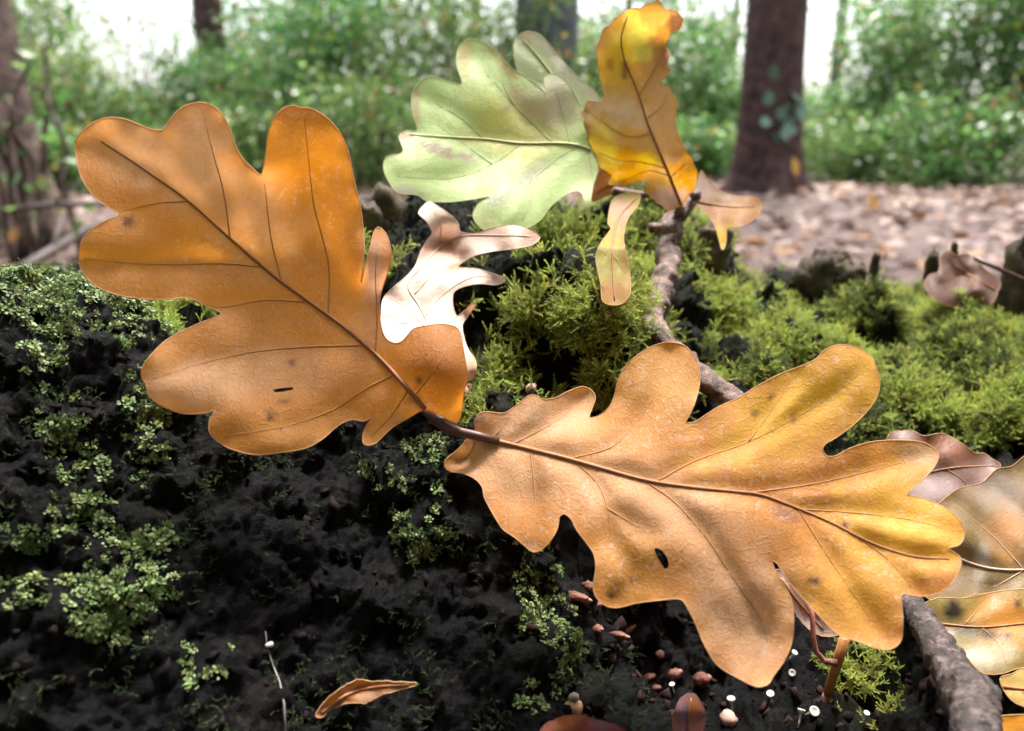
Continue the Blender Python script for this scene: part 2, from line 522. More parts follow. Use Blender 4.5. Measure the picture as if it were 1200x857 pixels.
stump_wood = link('wood', me_stump, M_WOOD, stump)
BVH = BVHTree.FromPolygons(pos.tolist(), quads.tolist())
_n3 = np.zeros(NX * NY * 3, np.float32)
me_stump.vertices.foreach_get('normal', _n3)
nrm = _n3.reshape(-1, 3).astype(float)

def hit(px, py):
    d = Vector(ray(px, py))
    loc, n, i, dist = BVH.ray_cast(Vector(CP), d.normalized())
    return loc, n, (dist / d.length if loc else None)
def drop(x, y, z=.5):
    loc, n, i, dist = BVH.ray_cast(Vector((x, y, z)), Vector((0, 0, -1)))
    return loc, n

# ------------------------------------------------------------------ moss (nobody could count it): instanced shoots
def shoot(seed, nleaf=46, branches=5, llen=.135, lwid=.038, droop=.55, spread=.85):
    rng = random.Random(seed)
    V, F, C = [], [], []
    def stem(o, d, L, n, bend, depth):
        side = d.cross(Vector((rng.uniform(-1, 1), rng.uniform(-1, 1), rng.uniform(-.3, .3)))).normalized()
        pts = []
        p, dd = o.copy(), d.copy()
        for i in range(9):
            pts.append(p.copy())
            dd = (dd + side * bend / 9).normalized()
            p = p + dd * L / 8
        for i in range(n):
            t = (i + .5) / n
            f = t * 8
            a = int(f)
            q = pts[a].lerp(pts[min(a + 1, 8)], f - a)
            tg = (pts[min(a + 1, 8)] - pts[a]).normalized()
            u = tg.orthogonal().normalized()
            u.rotate(Matrix.Rotation(i * 2.4 + rng.uniform(-.5, .5), 3, tg))
            w = tg.cross(u)
            sp = spread * (1 - .45 * t)
            ld = (tg * math.cos(sp) + u * math.sin(sp)).normalized()
            ll = llen * (1.1 - .45 * t) * rng.uniform(.75, 1.2) * (.8 if depth else 1)
            b = len(V)
            V.extend([q, q + ld * ll * .45 + w * lwid * .5, q + ld * ll + tg * ll * .18, q + ld * ll * .45 - w * lwid * .5])
            F.extend([(b, b + 1, b + 2), (b, b + 2, b + 3)])
            g = .25 + .75 * (t if depth == 0 else .35 + .65 * t)
            C.extend([g * .8, g, min(1, g * 1.15), g])
        return pts
    main = stem(Vector((0, 0, -.1)), Vector((0, 0, 1)), 1.1, nleaf, droop, 0)
    for _ in range(branches):
        o = main[rng.randint(1, 6)]
        d = Vector((rng.uniform(-1, 1), rng.uniform(-1, 1), rng.uniform(.2, .9))).normalized()
        stem(o, d, rng.uniform(.35, .6), nleaf // 2, rng.uniform(.3, .9), 1)
    return V, F, np.array(C)

def scale_rosette(seed):
    rng = random.Random(seed)
    V, F, C = [], [], []
    for i in range(26):
        a = rng.uniform(0, 6.28); r = rng.uniform(0, .55)
        o = Vector((r * math.cos(a), r * math.sin(a), rng.uniform(-.1, .3) - r * .25))
        d = Vector((math.cos(a) * (.4 + r), math.sin(a) * (.4 + r), rng.uniform(.1, .8))).normalized()
        w = d.cross(Vector((rng.uniform(-.4, .4), rng.uniform(-.4, .4), 1))).normalized()
        n = w.cross(d)
        L = rng.uniform(.22, .42); W = L * .42
        b = len(V)
        prof = [(0, 0), (.3, .8), (.65, 1), (.95, .45)]
        for t, ww in prof[1:]:
            V.extend([o + d * L * t + w * W * ww - n * L * .18 * t * t, o + d * L * t - w * W * ww - n * L * .18 * t * t])
        V.append(o); V.append(o + d * L * 1.05 - n * L * .25)
        F.extend([(b + 6, b, b + 1), (b, b + 2, b + 3, b + 1), (b + 2, b + 4, b + 5, b + 3), (b + 4, b + 7, b + 5)])
        g = .45 + .55 * rng.random()
        C.extend([g] * 8)
    return V, F, np.array(C)

M_MOSS = attr_mat('moss_shoots', 'pig', .5, .35, transl=.3, vary=.75)
M_SCALE = attr_mat('scale_moss', 'pig', .5, .35, transl=.25, vary=.6)

def proto_col(name, builder, n, ramp, mat):
    pc = bpy.data.collections.new(name)
    for i in range(n):
        V, F, C = builder(i)
        me = mesh(name, V, F)
        lo, hi = np.array(ramp[0]), np.array(ramp[1])
        color_attr(me, 'pig', lo[None] * (1 - C[:, None]) + hi[None] * C[:, None])
        link('shoot', me, mat, None, False, pc)
    return pc

def scatter(name, pts, dirs, scales, pc, nproto, label, cat, which=None):
    """one mesh of points, each carrying its turn and size; geometry nodes put a shoot on it"""
    n = len(pts)
    me = bpy.data.meshes.new(name)
    me.vertices.add(n)
    me.vertices.foreach_set('co', np.asarray(pts, np.float32).ravel())
    rots = np.zeros((n, 3), np.float32)
    for i in range(n):
        q = Vector(dirs[i]).to_track_quat('Z', 'Y')
        e = (q.to_matrix() @ Matrix.Rotation(random.random() * 6.283, 3, 'Z')).to_euler()
        rots[i] = e
    a = me.attributes.new('turn', 'FLOAT_VECTOR', 'POINT'); a.data.foreach_set('vector', rots.ravel())
    a = me.attributes.new('size', 'FLOAT', 'POINT'); a.data.foreach_set('value', np.asarray(scales, np.float32))
    a = me.attributes.new('which', 'INT', 'POINT'); a.data.foreach_set('value', (RNG.integers(0, nproto, n) if which is None else which).astype(np.int32))
    me.update()
    o = bpy.data.objects.new(name, me)
    COL.objects.link(o)
    g = bpy.data.node_groups.new(name, 'GeometryNodeTree')
    g.interface.new_socket('Geometry', in_out='INPUT', socket_type='NodeSocketGeometry')
    g.interface.new_socket('Geometry', in_out='OUTPUT', socket_type='NodeSocketGeometry')
    N = g.nodes
    gi, go = N.new('NodeGroupInput'), N.new('NodeGroupOutput')
    mp = N.new('GeometryNodeMeshToPoints')
    ip = N.new('GeometryNodeInstanceOnPoints')
    ci = N.new('GeometryNodeCollectionInfo')
    ci.inputs['Collection'].default_value = pc
    ci.inputs['Separate Children'].default_value = True
    ci.inputs['Reset Children'].default_value = True
    ip.inputs['Pick Instance'].default_value = True
    def na(nm, ty):
        x = N.new('GeometryNodeInputNamedAttribute'); x.data_type = ty; x.inputs['Name'].default_value = nm
        return x.outputs['Attribute']
    L = g.links
    L.new(gi.outputs[0], mp.inputs['Mesh']); L.new(mp.outputs[0], ip.inputs['Points'])
    L.new(ci.outputs[0], ip.inputs['Instance'])
    L.new(na('which', 'INT'), ip.inputs['Instance Index'])
    L.new(na('turn', 'FLOAT_VECTOR'), ip.inputs['Rotation'])
    L.new(na('size', 'FLOAT'), ip.inputs['Scale'])
    L.new(ip.outputs[0], go.inputs[0])
    md = o.modifiers.new('shoots', 'NODES'); md.node_group = g
    return tag(o, label, cat, None, 'stuff')

area = np.zeros(NX * NY)
ax_, ay_ = np.gradient(GX), np.gradient(GY)
area = (ax_[None, :] * ay_[:, None]).ravel() / np.maximum(nrm[:, 2], .15)
UPV = np.array([0, 0, 1.0])
def pick(w, n):
    p = w * area
    return RNG.choice(len(p), size=n, replace=True, p=p / p.sum())

patch = np.clip((pnoise(pos / .014 + 51) * 1.3 + .35), 0, 1)
hump = np.clip((cush - .12) / .5, 0, 1)
in_view = (qx > -60) & (qx < 1260) & (qy < 920)
wm = np.where(wf > .12, wf, 0) ** 1.2 * (.45 + .55 * patch) * (.03 + .97 * hump ** 1.5) * np.where(shade < .2, .06, 1) * (fall < .5) * (.2 / np.clip(qd, .12, 2)) ** 1.5
i_m = pick(wm * np.where(in_view, 1, .08), 34000)
mp_ = pos[i_m] + RNG.normal(size=(len(i_m), 3)) * .0006
tang = RNG.normal(size=(len(i_m), 3)); tang -= (tang * nrm[i_m]).sum(1)[:, None] * nrm[i_m]
down = -UPV[None] + nrm[i_m] * nrm[i_m, 2:3]
md_ = nrm[i_m] * .75 + tang * .42 + down * .15 + UPV[None] * .25
PC_MOSS = proto_col('moss_shoot_shapes', lambda s: shoot(s), 10, ((.010, .011, .004), (.44, .51, .11)), M_MOSS)
which_m = np.where(RNG.random(len(i_m)) < np.clip((shade[i_m] - .6) * 3, .03, .6), RNG.integers(10, 15, len(i_m)), RNG.integers(0, 10, len(i_m)))
for i_ in range(5):
    V, F, C = shoot(200 + i_)
    me = mesh('moss_shoot_shapes', V, F)
    color_attr(me, 'pig', np.array([.010, .009, .004])[None] * (1 - C[:, None]) + np.array([.12, .15, .035])[None] * C[:, None])
    link('shoot_z', me, M_MOSS, None, False, PC_MOSS)
scatter('moss', mp_, md_, RNG.uniform(.0035, .0085, len(i_m)) * np.clip(qd[i_m] / .22, .85, 1.1) * np.where(qx[i_m] > 840, .72, 1.0), PC_MOSS, 10,
        'bright green feathery moss in cushions over the top of the stump', 'moss', which_m)
wl = np.where(ws > .15, ws, 0) * (.15 + .85 * patch) * (fall < .5)
i_s = pick(wl, 11000)
sp_ = pos[i_s] + nrm[i_s] * .0003
sd_ = nrm[i_s] + RNG.normal(size=(len(i_s), 3)) * .35 + UPV[None] * .2
PC_SCALE = proto_col('scale_moss_shapes', scale_rosette, 8, ((.02, .03, .010), (.20, .27, .09)), M_SCALE)
scatter('scale_moss', sp_, sd_, RNG.uniform(.0010, .0025, len(i_s)), PC_SCALE, 8,
        'small scaly leafy moss in patches on the dark face of the stump', 'moss')

# dark mossy fuzz over the bare shaded face
wz = (1 - np.clip(wf * 1.5, 0, 1)) * in_view * (fall < .4) * np.clip(pnoise(pos / .012 + 71) * 2 + .35, .02, 1) * (qx < 760)
i_z = pick(wz, 11000)
zd = nrm[i_z] + RNG.normal(size=(len(i_z), 3)) * .5
PC_FUZZ = proto_col('fuzz_shapes', lambda s: shoot(s + 60, 26, 3, .16, .05), 6, ((.004, .005, .003), (.06, .10, .03)), M_MOSS)
scatter('dark_moss', pos[i_z], zd, RNG.uniform(.0011, .0032, len(i_z)), PC_FUZZ, 6, 'thin dark green moss fuzz on the shaded black face of the stump', 'moss')

# loose crumbs of rotten wood
def crumbs(name, n, wsel, smin, smax, mat):
    ii = pick(wsel, n)
    base = np.array([[1, 0, -.5], [-.5, .87, -.4], [-.5, -.87, -.5], [.5, .5, .6], [-.6, .1, .7], [.3, -.6, .5]])
    tri = np.array([[0, 1, 3], [1, 4, 3], [1, 2, 4], [2, 5, 4], [2, 0, 5], [0, 3, 5], [3, 4, 5], [0, 2, 1]])
    V, F = [], []
    for j, i in enumerate(ii):
        m = np.array(Matrix.Rotation(random.random() * 6.28, 3, Vector(RNG.normal(size=3)).normalized()))
        s = random.uniform(smin, smax) * np.array([1.5, 1, .6]) * RNG.uniform(.5, 1.2, 3)
        V.append(((base + RNG.normal(size=(6, 3)) * .2) * s) @ m.T + pos[i] + nrm[i] * smin * .3)
        F.append(tri + 6 * j)
    o = link(name, fast_mesh(name, np.vstack(V), np.vstack(F)), mat, stump, False)
    return tag(o, kind='stuff')
M_CRUMB = simple('wood_crumb', (.003, .0025, .003), (.016, .011, .011), 300, .85, .5, .0006, spec=.08)
crumbs('wood_crumbs', 3800, (1 - np.clip(wf * 1.2, 0, .95)) * (fall < .4) * in_view, .0005, .0016, M_CRUMB)
M_CHIP = simple('wood_chip', (.008, .005, .005), (.04, .02, .018), 400, .85, .6, .0006, spec=.12)
crumbs('wood_chips', 150, blobs([(820, 830, 160, 50, 1), (1000, 830, 120, 40, 1), (720, 740, 60, 50, .7), (800, 380, 40, 40, .3)], qx, qy) * (fall < .4), .0009, .0026, M_CHIP)
# ------------------------------------------------------------------ leaves
def make_leaf(outline, midrib, veins, depth, pig, mat, vein_mat, base_px, name='oak_leaf', label=None, cat='leaf', group=None, parent=None,
              holes=(), quilt=.0007, qr=13, spots=(), rib=(.00055, .00016), vrad=.00017, sticks=None, margin=True, grid=6.5, ruffle=.0006, margin_mat=None, part_label=None, ragged=0, sharp=1.0, rag=.45):
    """outline and veins are read off the picture; depth(px, py) in metres sets the leaf in space"""
    ol = catmull(outline, 4.0, True)
    if ragged: ol = ol + RNG.normal(0, ragged, ol.shape) + 2 * ragged * np.stack([pnoise(np.c_[ol / 9, np.full(len(ol), 3.3)]), pnoise(np.c_[ol / 9, np.full(len(ol), 8.3)])], 1)
    lines = [catmull(midrib, 6)] + [catmull(v, 6) for v in veins]
    x0, y0 = ol.min(0); x1, y1 = ol.max(0)
    xs, ys = np.meshgrid(np.arange(x0, x1, grid), np.arange(y0, y1, grid))
    xs = xs.ravel() + RNG.uniform(-.2, .2, xs.size) * grid; ys = ys.ravel() + RNG.uniform(-.2, .2, ys.size) * grid
    ok = in_poly(xs, ys, ol) & (seg_dist(xs, ys, np.vstack([ol, ol[:1]])) > grid * .45)
    hl = [catmull(h, 3.0, True) for h in holes]
    for h in hl: ok &= ~in_poly(xs, ys, h) & (seg_dist(xs, ys, np.vstack([h, h[:1]])) > grid * .4)
    vc = [Vector(p) for p in ol]
    ed = [(i, (i + 1) % len(ol)) for i in range(len(ol))]
    for h in hl:
        b = len(vc); vc += [Vector(p) for p in h]; ed += [(b + i, b + (i + 1) % len(h)) for i in range(len(h))]
    vc += [Vector((a, b)) for a, b in zip(xs[ok], ys[ok])]
    r = delaunay_2d_cdt(vc, ed, [], 0, 1e-4)
    q = np.array([(v.x, v.y) for v in r[0]])
    f = np.array([t for t in r[2] if len(t) == 3])
    cen = q[f].mean(1)
    keep = in_poly(cen[:, 0], cen[:, 1], ol)
    for h in hl: keep &= ~in_poly(cen[:, 0], cen[:, 1], h)
    f = f[keep]
    used = np.unique(f); remap = -np.ones(len(q), int); remap[used] = np.arange(len(used))
    q = q[used]; f = remap[f]
    def full_depth(px, py):
        px, py = np.asarray(px, float), np.asarray(py, float)
        d = depth(px, py)
        dist = np.full(len(px), 1e9)
        for l in lines: dist = np.minimum(dist, seg_dist(px, py, l))
        d = d - quilt * (1 - np.exp(-(dist / qr) ** 2))
        e = seg_dist(px, py, np.vstack([ol, ol[:1]]))
        pp = np.stack([px / 55, py / 55, np.zeros(len(px)) + base_px[0]], 1)
        d = d + ruffle * pnoise(pp) * 1.5 + ruffle * .8 * np.exp(-e / 14) * pnoise(pp * 2.2)
        return d
    d = full_depth(q[:, 0], q[:, 1])
    V = PV(q[:, 0], q[:, 1], d)
    me = fast_mesh('blade', V, f)
    uvl = me.uv_layers.new(name='UVMap')
    li = np.zeros(len(me.loops), np.int32); me.loops.foreach_get('vertex_index', li)
    mmpx = float(np.mean(d)) / FPX * 1000
    uv = (q[li] - q.mean(0)) * mmpx + base_px[0]
    uvl.data.foreach_set('uv', uv.astype(np.float32).ravel())
    cols = np.tile(np.array(pig, float), (len(q), 1))
    for (sx, sy, rx, ry, a, c, s) in spots:
        ca, sa = math.cos(math.radians(a)), math.sin(math.radians(a))
        dx, dy = q[:, 0] - sx, q[:, 1] - sy
        u, v = (dx * ca + dy * sa) / rx, (-dx * sa + dy * ca) / ry
        nz = pnoise(np.stack([q[:, 0] / 22, q[:, 1] / 22, np.full(len(q), sx)], 1)) * rag + (pnoise(np.stack([q[:, 0] / 8, q[:, 1] / 8, np.full(len(q), sy)], 1)) * rag * .6 if sharp > 1 else 0)
        sh_ = max(sharp, 2.0 if max(rx, ry) < 15 else 1.0)
        w = s * np.clip((1.35 - .25 * (sh_ > 1) - np.sqrt(u * u + v * v) + nz) * sh_, 0, 1)
        w = np.clip(w, 0, 1)[:, None]
        cols = cols * (1 - w) + np.array(c)[None] * w
    color_attr(me, 'pig', np.clip(cols, .003, 1))
    bp = PV([base_px[0]], [base_px[1]], full_depth([base_px[0]], [base_px[1]]))[0]
    if parent is None:
        root = empty(name, tuple(bp))
        tag(root, label, cat, group)
        blade = link('blade', me, mat, root)
        holder = root
    else:
        root = empty(name, tuple(0 * bp)) if False else None
        blade = link(name, me, mat, parent)
        if part_label: blade['label'] = part_label
        holder = blade
    def child(nm, pts, radii, m, n=6):
        v, fc = tube(pts, radii, n)
        mm = mesh(nm, v, fc)
        o = bpy.data.objects.new(nm, mm); COL.objects.link(o); mm.materials.append(m)
        mm.polygons.foreach_set('use_smooth', np.ones(len(mm.polygons), dtype=bool))
        o.parent = holder
        if parent is None: o.location = -root.location
        return o
    for j, l in enumerate(lines):
        # keep to the blade
        ins = in_poly(l[:, 0], l[:, 1], ol)
        l = l[ins] if ins.sum() > 3 else l
        dd = full_depth(l[:, 0], l[:, 1])
        r0, r1 = (rib if j == 0 else (vrad * .9, vrad * .25))
        rr = np.linspace(r0, r1, len(l))
        child('midrib' if j == 0 else 'vein', PV(l[:, 0], l[:, 1], dd - rr * .15), rr, M_VEIN_SOFT if (j and vein_mat is M_VEIN) else vein_mat, 6)
    if margin:
        o2 = np.vstack([ol, ol[:1]])
        dd = full_depth(o2[:, 0], o2[:, 1])
        child('margin', PV(o2[:, 0], o2[:, 1], dd), np.full(len(o2), .0001), margin_mat or M_RIM_LIGHT, 5)
    if sticks is not None:
        pts, rr = sticks
        child('petiole', pts, rr, M_PETIOLE, 9)
    # report how the leaf sits against the stump
    bad = []
    for i in range(0, len(q), 9):
        hd = hit(*q[i])[2]
        if hd is not None and hd < d[i] - .0005: bad.append((int(q[i, 0]), int(q[i, 1]), round(d[i] - hd, 4)))
    if bad: print('SINKS', label or part_label or name, len(bad), 'of', len(q) // 9, sorted(bad, key=lambda b: -b[2])[:5])
    return root or blade, full_depth

def plane(d0, x0, y0, gx_, gy_, bumps=()):
    """depth in metres: d0 at (x0, y0), gx_/gy_ in metres per 100 px, bumps (x, y, r, metres)"""
    def fn(px, py):
        d = d0 + gx_ * (px - x0) / 100 + gy_ * (py - y0) / 100
        for bx, by, br, ba in bumps:
            d = d + ba * np.exp(-((px - bx) ** 2 + (py - by) ** 2) / (br * br))
        return d
    return fn

def rest(outline):
    hs = [hit(x, y)[2] for x, y in outline if y < 870]
    return min(h for h in hs if h) - .0012
ORANGE, TAN, AMBER, BROWN, DKB = (.60, .26, .075), (.67, .38, .20), (.50, .24, .045), (.26, .11, .04), (.07, .03, .018)

# --- big upright leaf
A_OUT = [(497, 481), (479, 490), (459, 502), (441, 519), (431, 522), (425, 519), (427, 503), (436, 489), (427, 494), (411, 492), (395, 500), (379, 514), (359, 525),
         (332, 530), (300, 533), (270, 526), (252, 515), (245, 505), (246, 491), (252, 481), (241, 484), (217, 485), (196, 479), (178, 468), (172, 459),
         (171, 450), (166, 442), (167, 430), (178, 415), (196, 398), (214, 388), (236, 378), (259, 368), (245, 360), (231, 353), (217, 349), (200, 350.5),
         (175, 351), (144, 347), (123, 341), (109, 333), (97, 319), (92, 303), (95, 285), (105, 271), (123, 259), (139, 252), (126, 243), (109, 229),
         (95, 208), (90, 188), (88, 167), (97, 153), (111, 143), (126, 138), (144, 139), (161, 145), (179, 152), (191, 152), (199, 141), (208, 130),
         (219, 123), (234, 120), (250, 124), (261, 135), (269, 149), (275, 168), (284, 185), (297, 198), (306, 204), (311, 181), (314, 158), (321, 139),
         (332, 127), (345, 123.5), (352, 126.5), (358, 126), (367, 128), (383, 138), (398, 155), (408, 177), (414, 206), (420, 232), (424, 252),
         (426, 275), (427, 300), (423, 331), (429, 308), (435, 285), (438, 272), (443, 266), (451, 272), (457, 287), (458, 303), (453, 323), (445, 351),
         (446, 378), (452, 396), (462, 402), (471, 400), (479, 391), (485, 385), (499, 382), (518, 380), (534, 383), (540, 391), (544, 414), (548, 442),
         (544, 460), (540, 490), (534, 496), (514, 486)]
A_MID = [(498, 479), (451, 426), (405, 385), (360, 352), (322, 324), (270, 280), (221, 236), (165, 196), (119, 166)]
A_VEINS = [[(309, 313), (260, 309), (200, 310), (150, 308), (98, 303)], [(362, 354), (310, 352), (262, 360), (240, 357)],
           [(424, 405), (371, 406), (300, 412), (240, 425), (178, 444)], [(461, 440), (431, 454), (395, 478), (340, 498), (262, 512)],
           [(385, 370), (385, 310), (368, 240), (362, 190), (356, 130)], [(270, 280), (262, 225), (250, 180), (236, 126)],
           [(440, 415), (442, 370), (440, 320), (444, 272)], [(485, 465), (505, 440), (525, 405), (532, 388)], [(478, 458), (460, 485), (434, 512)],
           [(221, 236), (185, 238), (145, 247)], [(330, 330), (318, 280), (310, 215)]]
A_SPOTS = [(170, 180, 80, 40, 35, TAN, .8), (240, 170, 40, 60, 0, TAN, .8), (300, 250, 70, 50, 40, TAN, .55), (360, 190, 40, 80, 0, (.46, .19, .05), .8),
           (150, 310, 90, 40, 0, (.50, .22, .055), .7), (230, 450, 70, 30, 0, TAN, .9), (330, 430, 80, 30, 10, TAN, .5), (330, 505, 90, 28, 0, (.50, .22, .05), .8),
           (515, 430, 35, 55, 0, (.45, .18, .045), .9), (440, 320, 14, 60, 0, (.50, .30, .20), .9), (430, 385, 30, 30, 0, TAN, .6), (149, 262, 10, 10, 0, (.16, .055, .02), .9),
           (341, 424, 7, 4, 0, (.2, .06, .05), .9), (317, 488, 7, 5, 0, DKB, .9), (334, 472, 8, 5, 0, (.14, .06, .03), .7), (491, 446, 6, 6, 0, DKB, .9), (490, 472, 16, 8, 45, (.13, .05, .03), .8)]
A_D = plane(.168, 498, 480, .0040, -.0012, [(330, 300, 140, .006), (515, 430, 40, -.007), (444, 300, 28, -.004), (110, 160, 60, .003), (170, 445, 50, -.004), (360, 150, 50, -.002), (300, 515, 50, -.004)])
leafA, dA = make_leaf(A_OUT, A_MID, A_VEINS, A_D, ORANGE, M_LEAF_PLAIN, M_VEIN, (498, 480), label='large orange oak leaf standing upright, with seven round lobes and a small slit',
          holes=[[(320, 457), (330, 455), (343, 454), (344, 456.5), (332, 459), (322, 459.5)]], quilt=.0006, qr=15, spots=A_SPOTS)

# --- big lying leaf
B_OUT = [(549, 511), (557, 503), (556, 494), (563, 484), (575, 483), (591, 484), (605, 475), (619, 464), (627, 463), (637, 468), (651, 466), (667, 458), (683, 453),
         (694, 458), (698, 467), (694, 479), (691, 489), (702, 487), (714, 477), (720, 463), (724, 446), (734, 428), (750, 414), (766, 405), (784, 401), (802, 405),
         (812, 415), (819, 430), (820, 449), (816, 467), (810, 483), (804, 495), (815, 494), (829, 485), (845, 475), (864, 467), (885, 454), (913, 439), (944, 427),
         (957, 420), (967, 410), (985, 404), (1005, 408), (1021, 418), (1026, 428), (1031, 444), (1029, 462), (1018, 480), (1000, 498), (980, 513), (967, 521), (964, 528),
         (970, 535), (980, 534), (995, 526), (1021, 518), (1052, 516), (1080, 518), (1095, 526), (1100, 534), (1095, 547), (1082, 562), (1067, 575), (1064, 580),
         (1077, 583), (1098, 590), (1118, 603), (1129, 616), (1130, 629), (1124, 639), (1112, 643), (1124, 652), (1126, 662), (1118, 680), (1103, 694), (1082, 699),
         (1065, 697), (1056, 697), (1058, 724), (1056, 750), (1046, 760), (1031, 761), (1005, 752), (980, 742), (959, 721), (936, 696), (921, 678), (911, 661), (905, 658),
         (910, 672), (920, 688), (928, 706), (930, 729), (928, 752), (920, 773), (906, 793), (900, 802), (887, 805), (867, 796), (841, 780), (826, 757), (813, 727), (800, 704),
         (792, 702), (770, 704), (746, 707), (726, 712), (712, 711), (700, 702), (695, 688), (698, 668), (696, 650), (687, 636), (675, 620), (669, 608), (661, 602),
         (656, 605), (653, 620), (645, 634), (635, 644), (625, 647), (615, 640), (603, 630), (589, 620), (581, 608), (573, 594), (567, 582), (565, 571), (556, 561),
         (542, 555), (528, 553), (521, 547), (522, 539), (534, 529), (544, 519)]
B_MID = [(549, 509), (599, 521), (667, 538), (706, 549), (758, 563), (810, 571), (860, 576), (892, 580), (933, 595), (975, 613), (1021, 636), (1070, 652), (1112, 655)]
B_VEINS = [[(667, 538), (715, 525), (740, 502), (768, 462), (784, 412)], [(770, 564), (815, 540), (877, 518), (954, 477), (1010, 436)],
           [(877, 578), (954, 567), (1031, 549), (1092, 532)], [(940, 597), (1010, 602), (1070, 610), (1122, 624)],
           [(621, 526), (625, 560), (627, 600), (622, 640)], [(672, 540), (699, 565), (712, 596), (717, 630), (738, 672), (722, 704)],
           [(754, 563), (790, 588), (829, 632), (853, 668), (868, 690), (897, 740), (894, 795)], [(935, 596), (970, 652), (1005, 703), (1038, 752)],
           [(600, 521), (632, 505), (660, 488), (684, 462)], [(575, 515), (590, 500), (600, 482)], [(560, 512), (548, 535), (530, 545)],
           [(1000, 627), (1040, 655), (1070, 690)], [(877, 518), (905, 480), (930, 440)], [(712, 596), (735, 610), (760, 625)]]
B_SPOTS_GLOW = [(620, 490, 90, 40, -15, TAN, .95), (580, 545, 60, 40, 40, TAN, .9), (680, 560, 110, 45, 15, TAN, .7), (790, 600, 100, 50, 25, (.62, .36, .19), .8),
           (870, 720, 70, 100, -20, (.62, .36, .20), 1), (775, 450, 60, 60, 0, (.60, .31, .09), .8), (950, 470, 130, 50, -30, (.72, .41, .06), .9), (1060, 610, 90, 60, 10, (.74, .41, .06), .9),  # amber patches at the top: light through the blade painted as colour
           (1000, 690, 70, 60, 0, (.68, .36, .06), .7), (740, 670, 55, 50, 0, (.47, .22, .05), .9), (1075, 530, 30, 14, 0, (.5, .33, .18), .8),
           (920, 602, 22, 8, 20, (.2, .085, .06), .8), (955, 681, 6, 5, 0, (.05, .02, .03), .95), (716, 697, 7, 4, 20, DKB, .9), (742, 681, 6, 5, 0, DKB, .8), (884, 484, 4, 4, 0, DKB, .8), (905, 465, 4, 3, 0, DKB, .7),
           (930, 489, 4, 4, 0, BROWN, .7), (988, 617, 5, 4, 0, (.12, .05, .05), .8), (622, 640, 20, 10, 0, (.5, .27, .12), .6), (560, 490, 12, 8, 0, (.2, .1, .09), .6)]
B_D = plane(.170, 549, 510, -.0010, -.0085, [(690, 640, 70, -.001), (985, 430, 70, -.004), (890, 770, 80, .004), (1110, 640, 70, -.003), (690, 470, 40, .004), (800, 420, 50, .000), (540, 545, 30, .003), (800, 590, 120, -.004)])
bp0 = P(549, 510, .170)
pet = [P(496, 476, .1705), P(508, 488, .1690), P(523, 500, .1680), P(538, 506.5, .1682), P(560, 511, .1690), P(585, 517, .1688)]
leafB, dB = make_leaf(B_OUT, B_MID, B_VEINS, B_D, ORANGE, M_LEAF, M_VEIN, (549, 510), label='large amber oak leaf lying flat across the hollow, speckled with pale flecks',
          holes=[[(767, 643), (773, 643.5), (779, 649), (783, 657), (783, 665), (779, 667), (774, 659), (769, 651)]], quilt=.0011, qr=14, spots=B_SPOTS_GLOW, sticks=(pet, [.0013, .0015, .0013, .0011, .0010, .0008]))

# --- pale crinkled leaf behind the upright one
C_OUT = [(441, 402), (446, 372), (449, 350), (462, 336), (475, 325), (486, 312), (492, 297), (500, 282), (506, 272), (499, 259), (490, 250), (497, 240), (503, 236), (514, 242),
         (528, 252), (538, 263), (539, 271), (550, 274), (560, 273), (578, 267), (601, 264), (621, 269), (633, 278), (624, 287), (608, 291), (578, 295), (556, 300), (544, 307), (536, 313),
         (548, 314), (560, 315), (578, 321), (593, 327), (584, 334), (562, 333), (545, 336), (532, 343), (531, 358), (536, 371), (543, 366), (556, 353), (558, 356), (548, 372), (542, 381),
         (544, 396), (549, 410), (556, 420), (558, 431), (554, 444), (544, 446), (520, 440), (480, 425)]
C_MID = [(470, 420), (500, 385), (492, 360), (478, 335), (495, 312), (515, 290), (540, 277), (580, 276), (620, 277)]
C_VEINS = [[(500, 385), (475, 360), (452, 348)], [(497, 372), (520, 345), (555, 325), (588, 327)], [(486, 345), (510, 320), (545, 306)], [(515, 290), (516, 262), (502, 242)], [(500, 385), (525, 378), (552, 358)],
           [(478, 380), (462, 378), (450, 382)]]
PALE = (.70, .55, .47)
C_SPOTS = [(520, 290, 30, 22, -50, (.36, .17, .10), .9), (515, 252, 25, 16, 30, (.60, .45, .35), .8), (600, 275, 45, 14, 0, (.50, .32, .24), .9), (470, 375, 40, 40, 0, (.70, .56, .47), .9),
           (515, 345, 40, 30, 0, (.66, .5, .43), .8), (556, 428, 12, 20, 0, (.50, .27, .14), .9), (550, 362, 12, 14, 0, (.45, .22, .1), .7), (540, 312, 24, 6, -10, (.33, .14, .06), .9)]
C_D = plane(.196, 500, 385, .004, -.017, [(520, 285, 24, .006), (560, 325, 30, -.006), (555, 355, 10, -.004), (605, 280, 36, -.013), (500, 250, 24, -.005), (556, 430, 15, -.006), (540, 305, 14, .004)])
make_leaf(C_OUT, C_MID, C_VEINS, C_D, PALE, M_LEAF_PALE, M_VEIN_PALE, (500, 400), label='pale pinkish crinkled oak leaf with curled pointed lobes lying behind the upright leaf',
          spots=C_SPOTS, quilt=.0012, qr=12, rib=(.0003, .0002), vrad=.0002, ruffle=.0018, grid=5, margin_mat=M_VEIN_PALE)

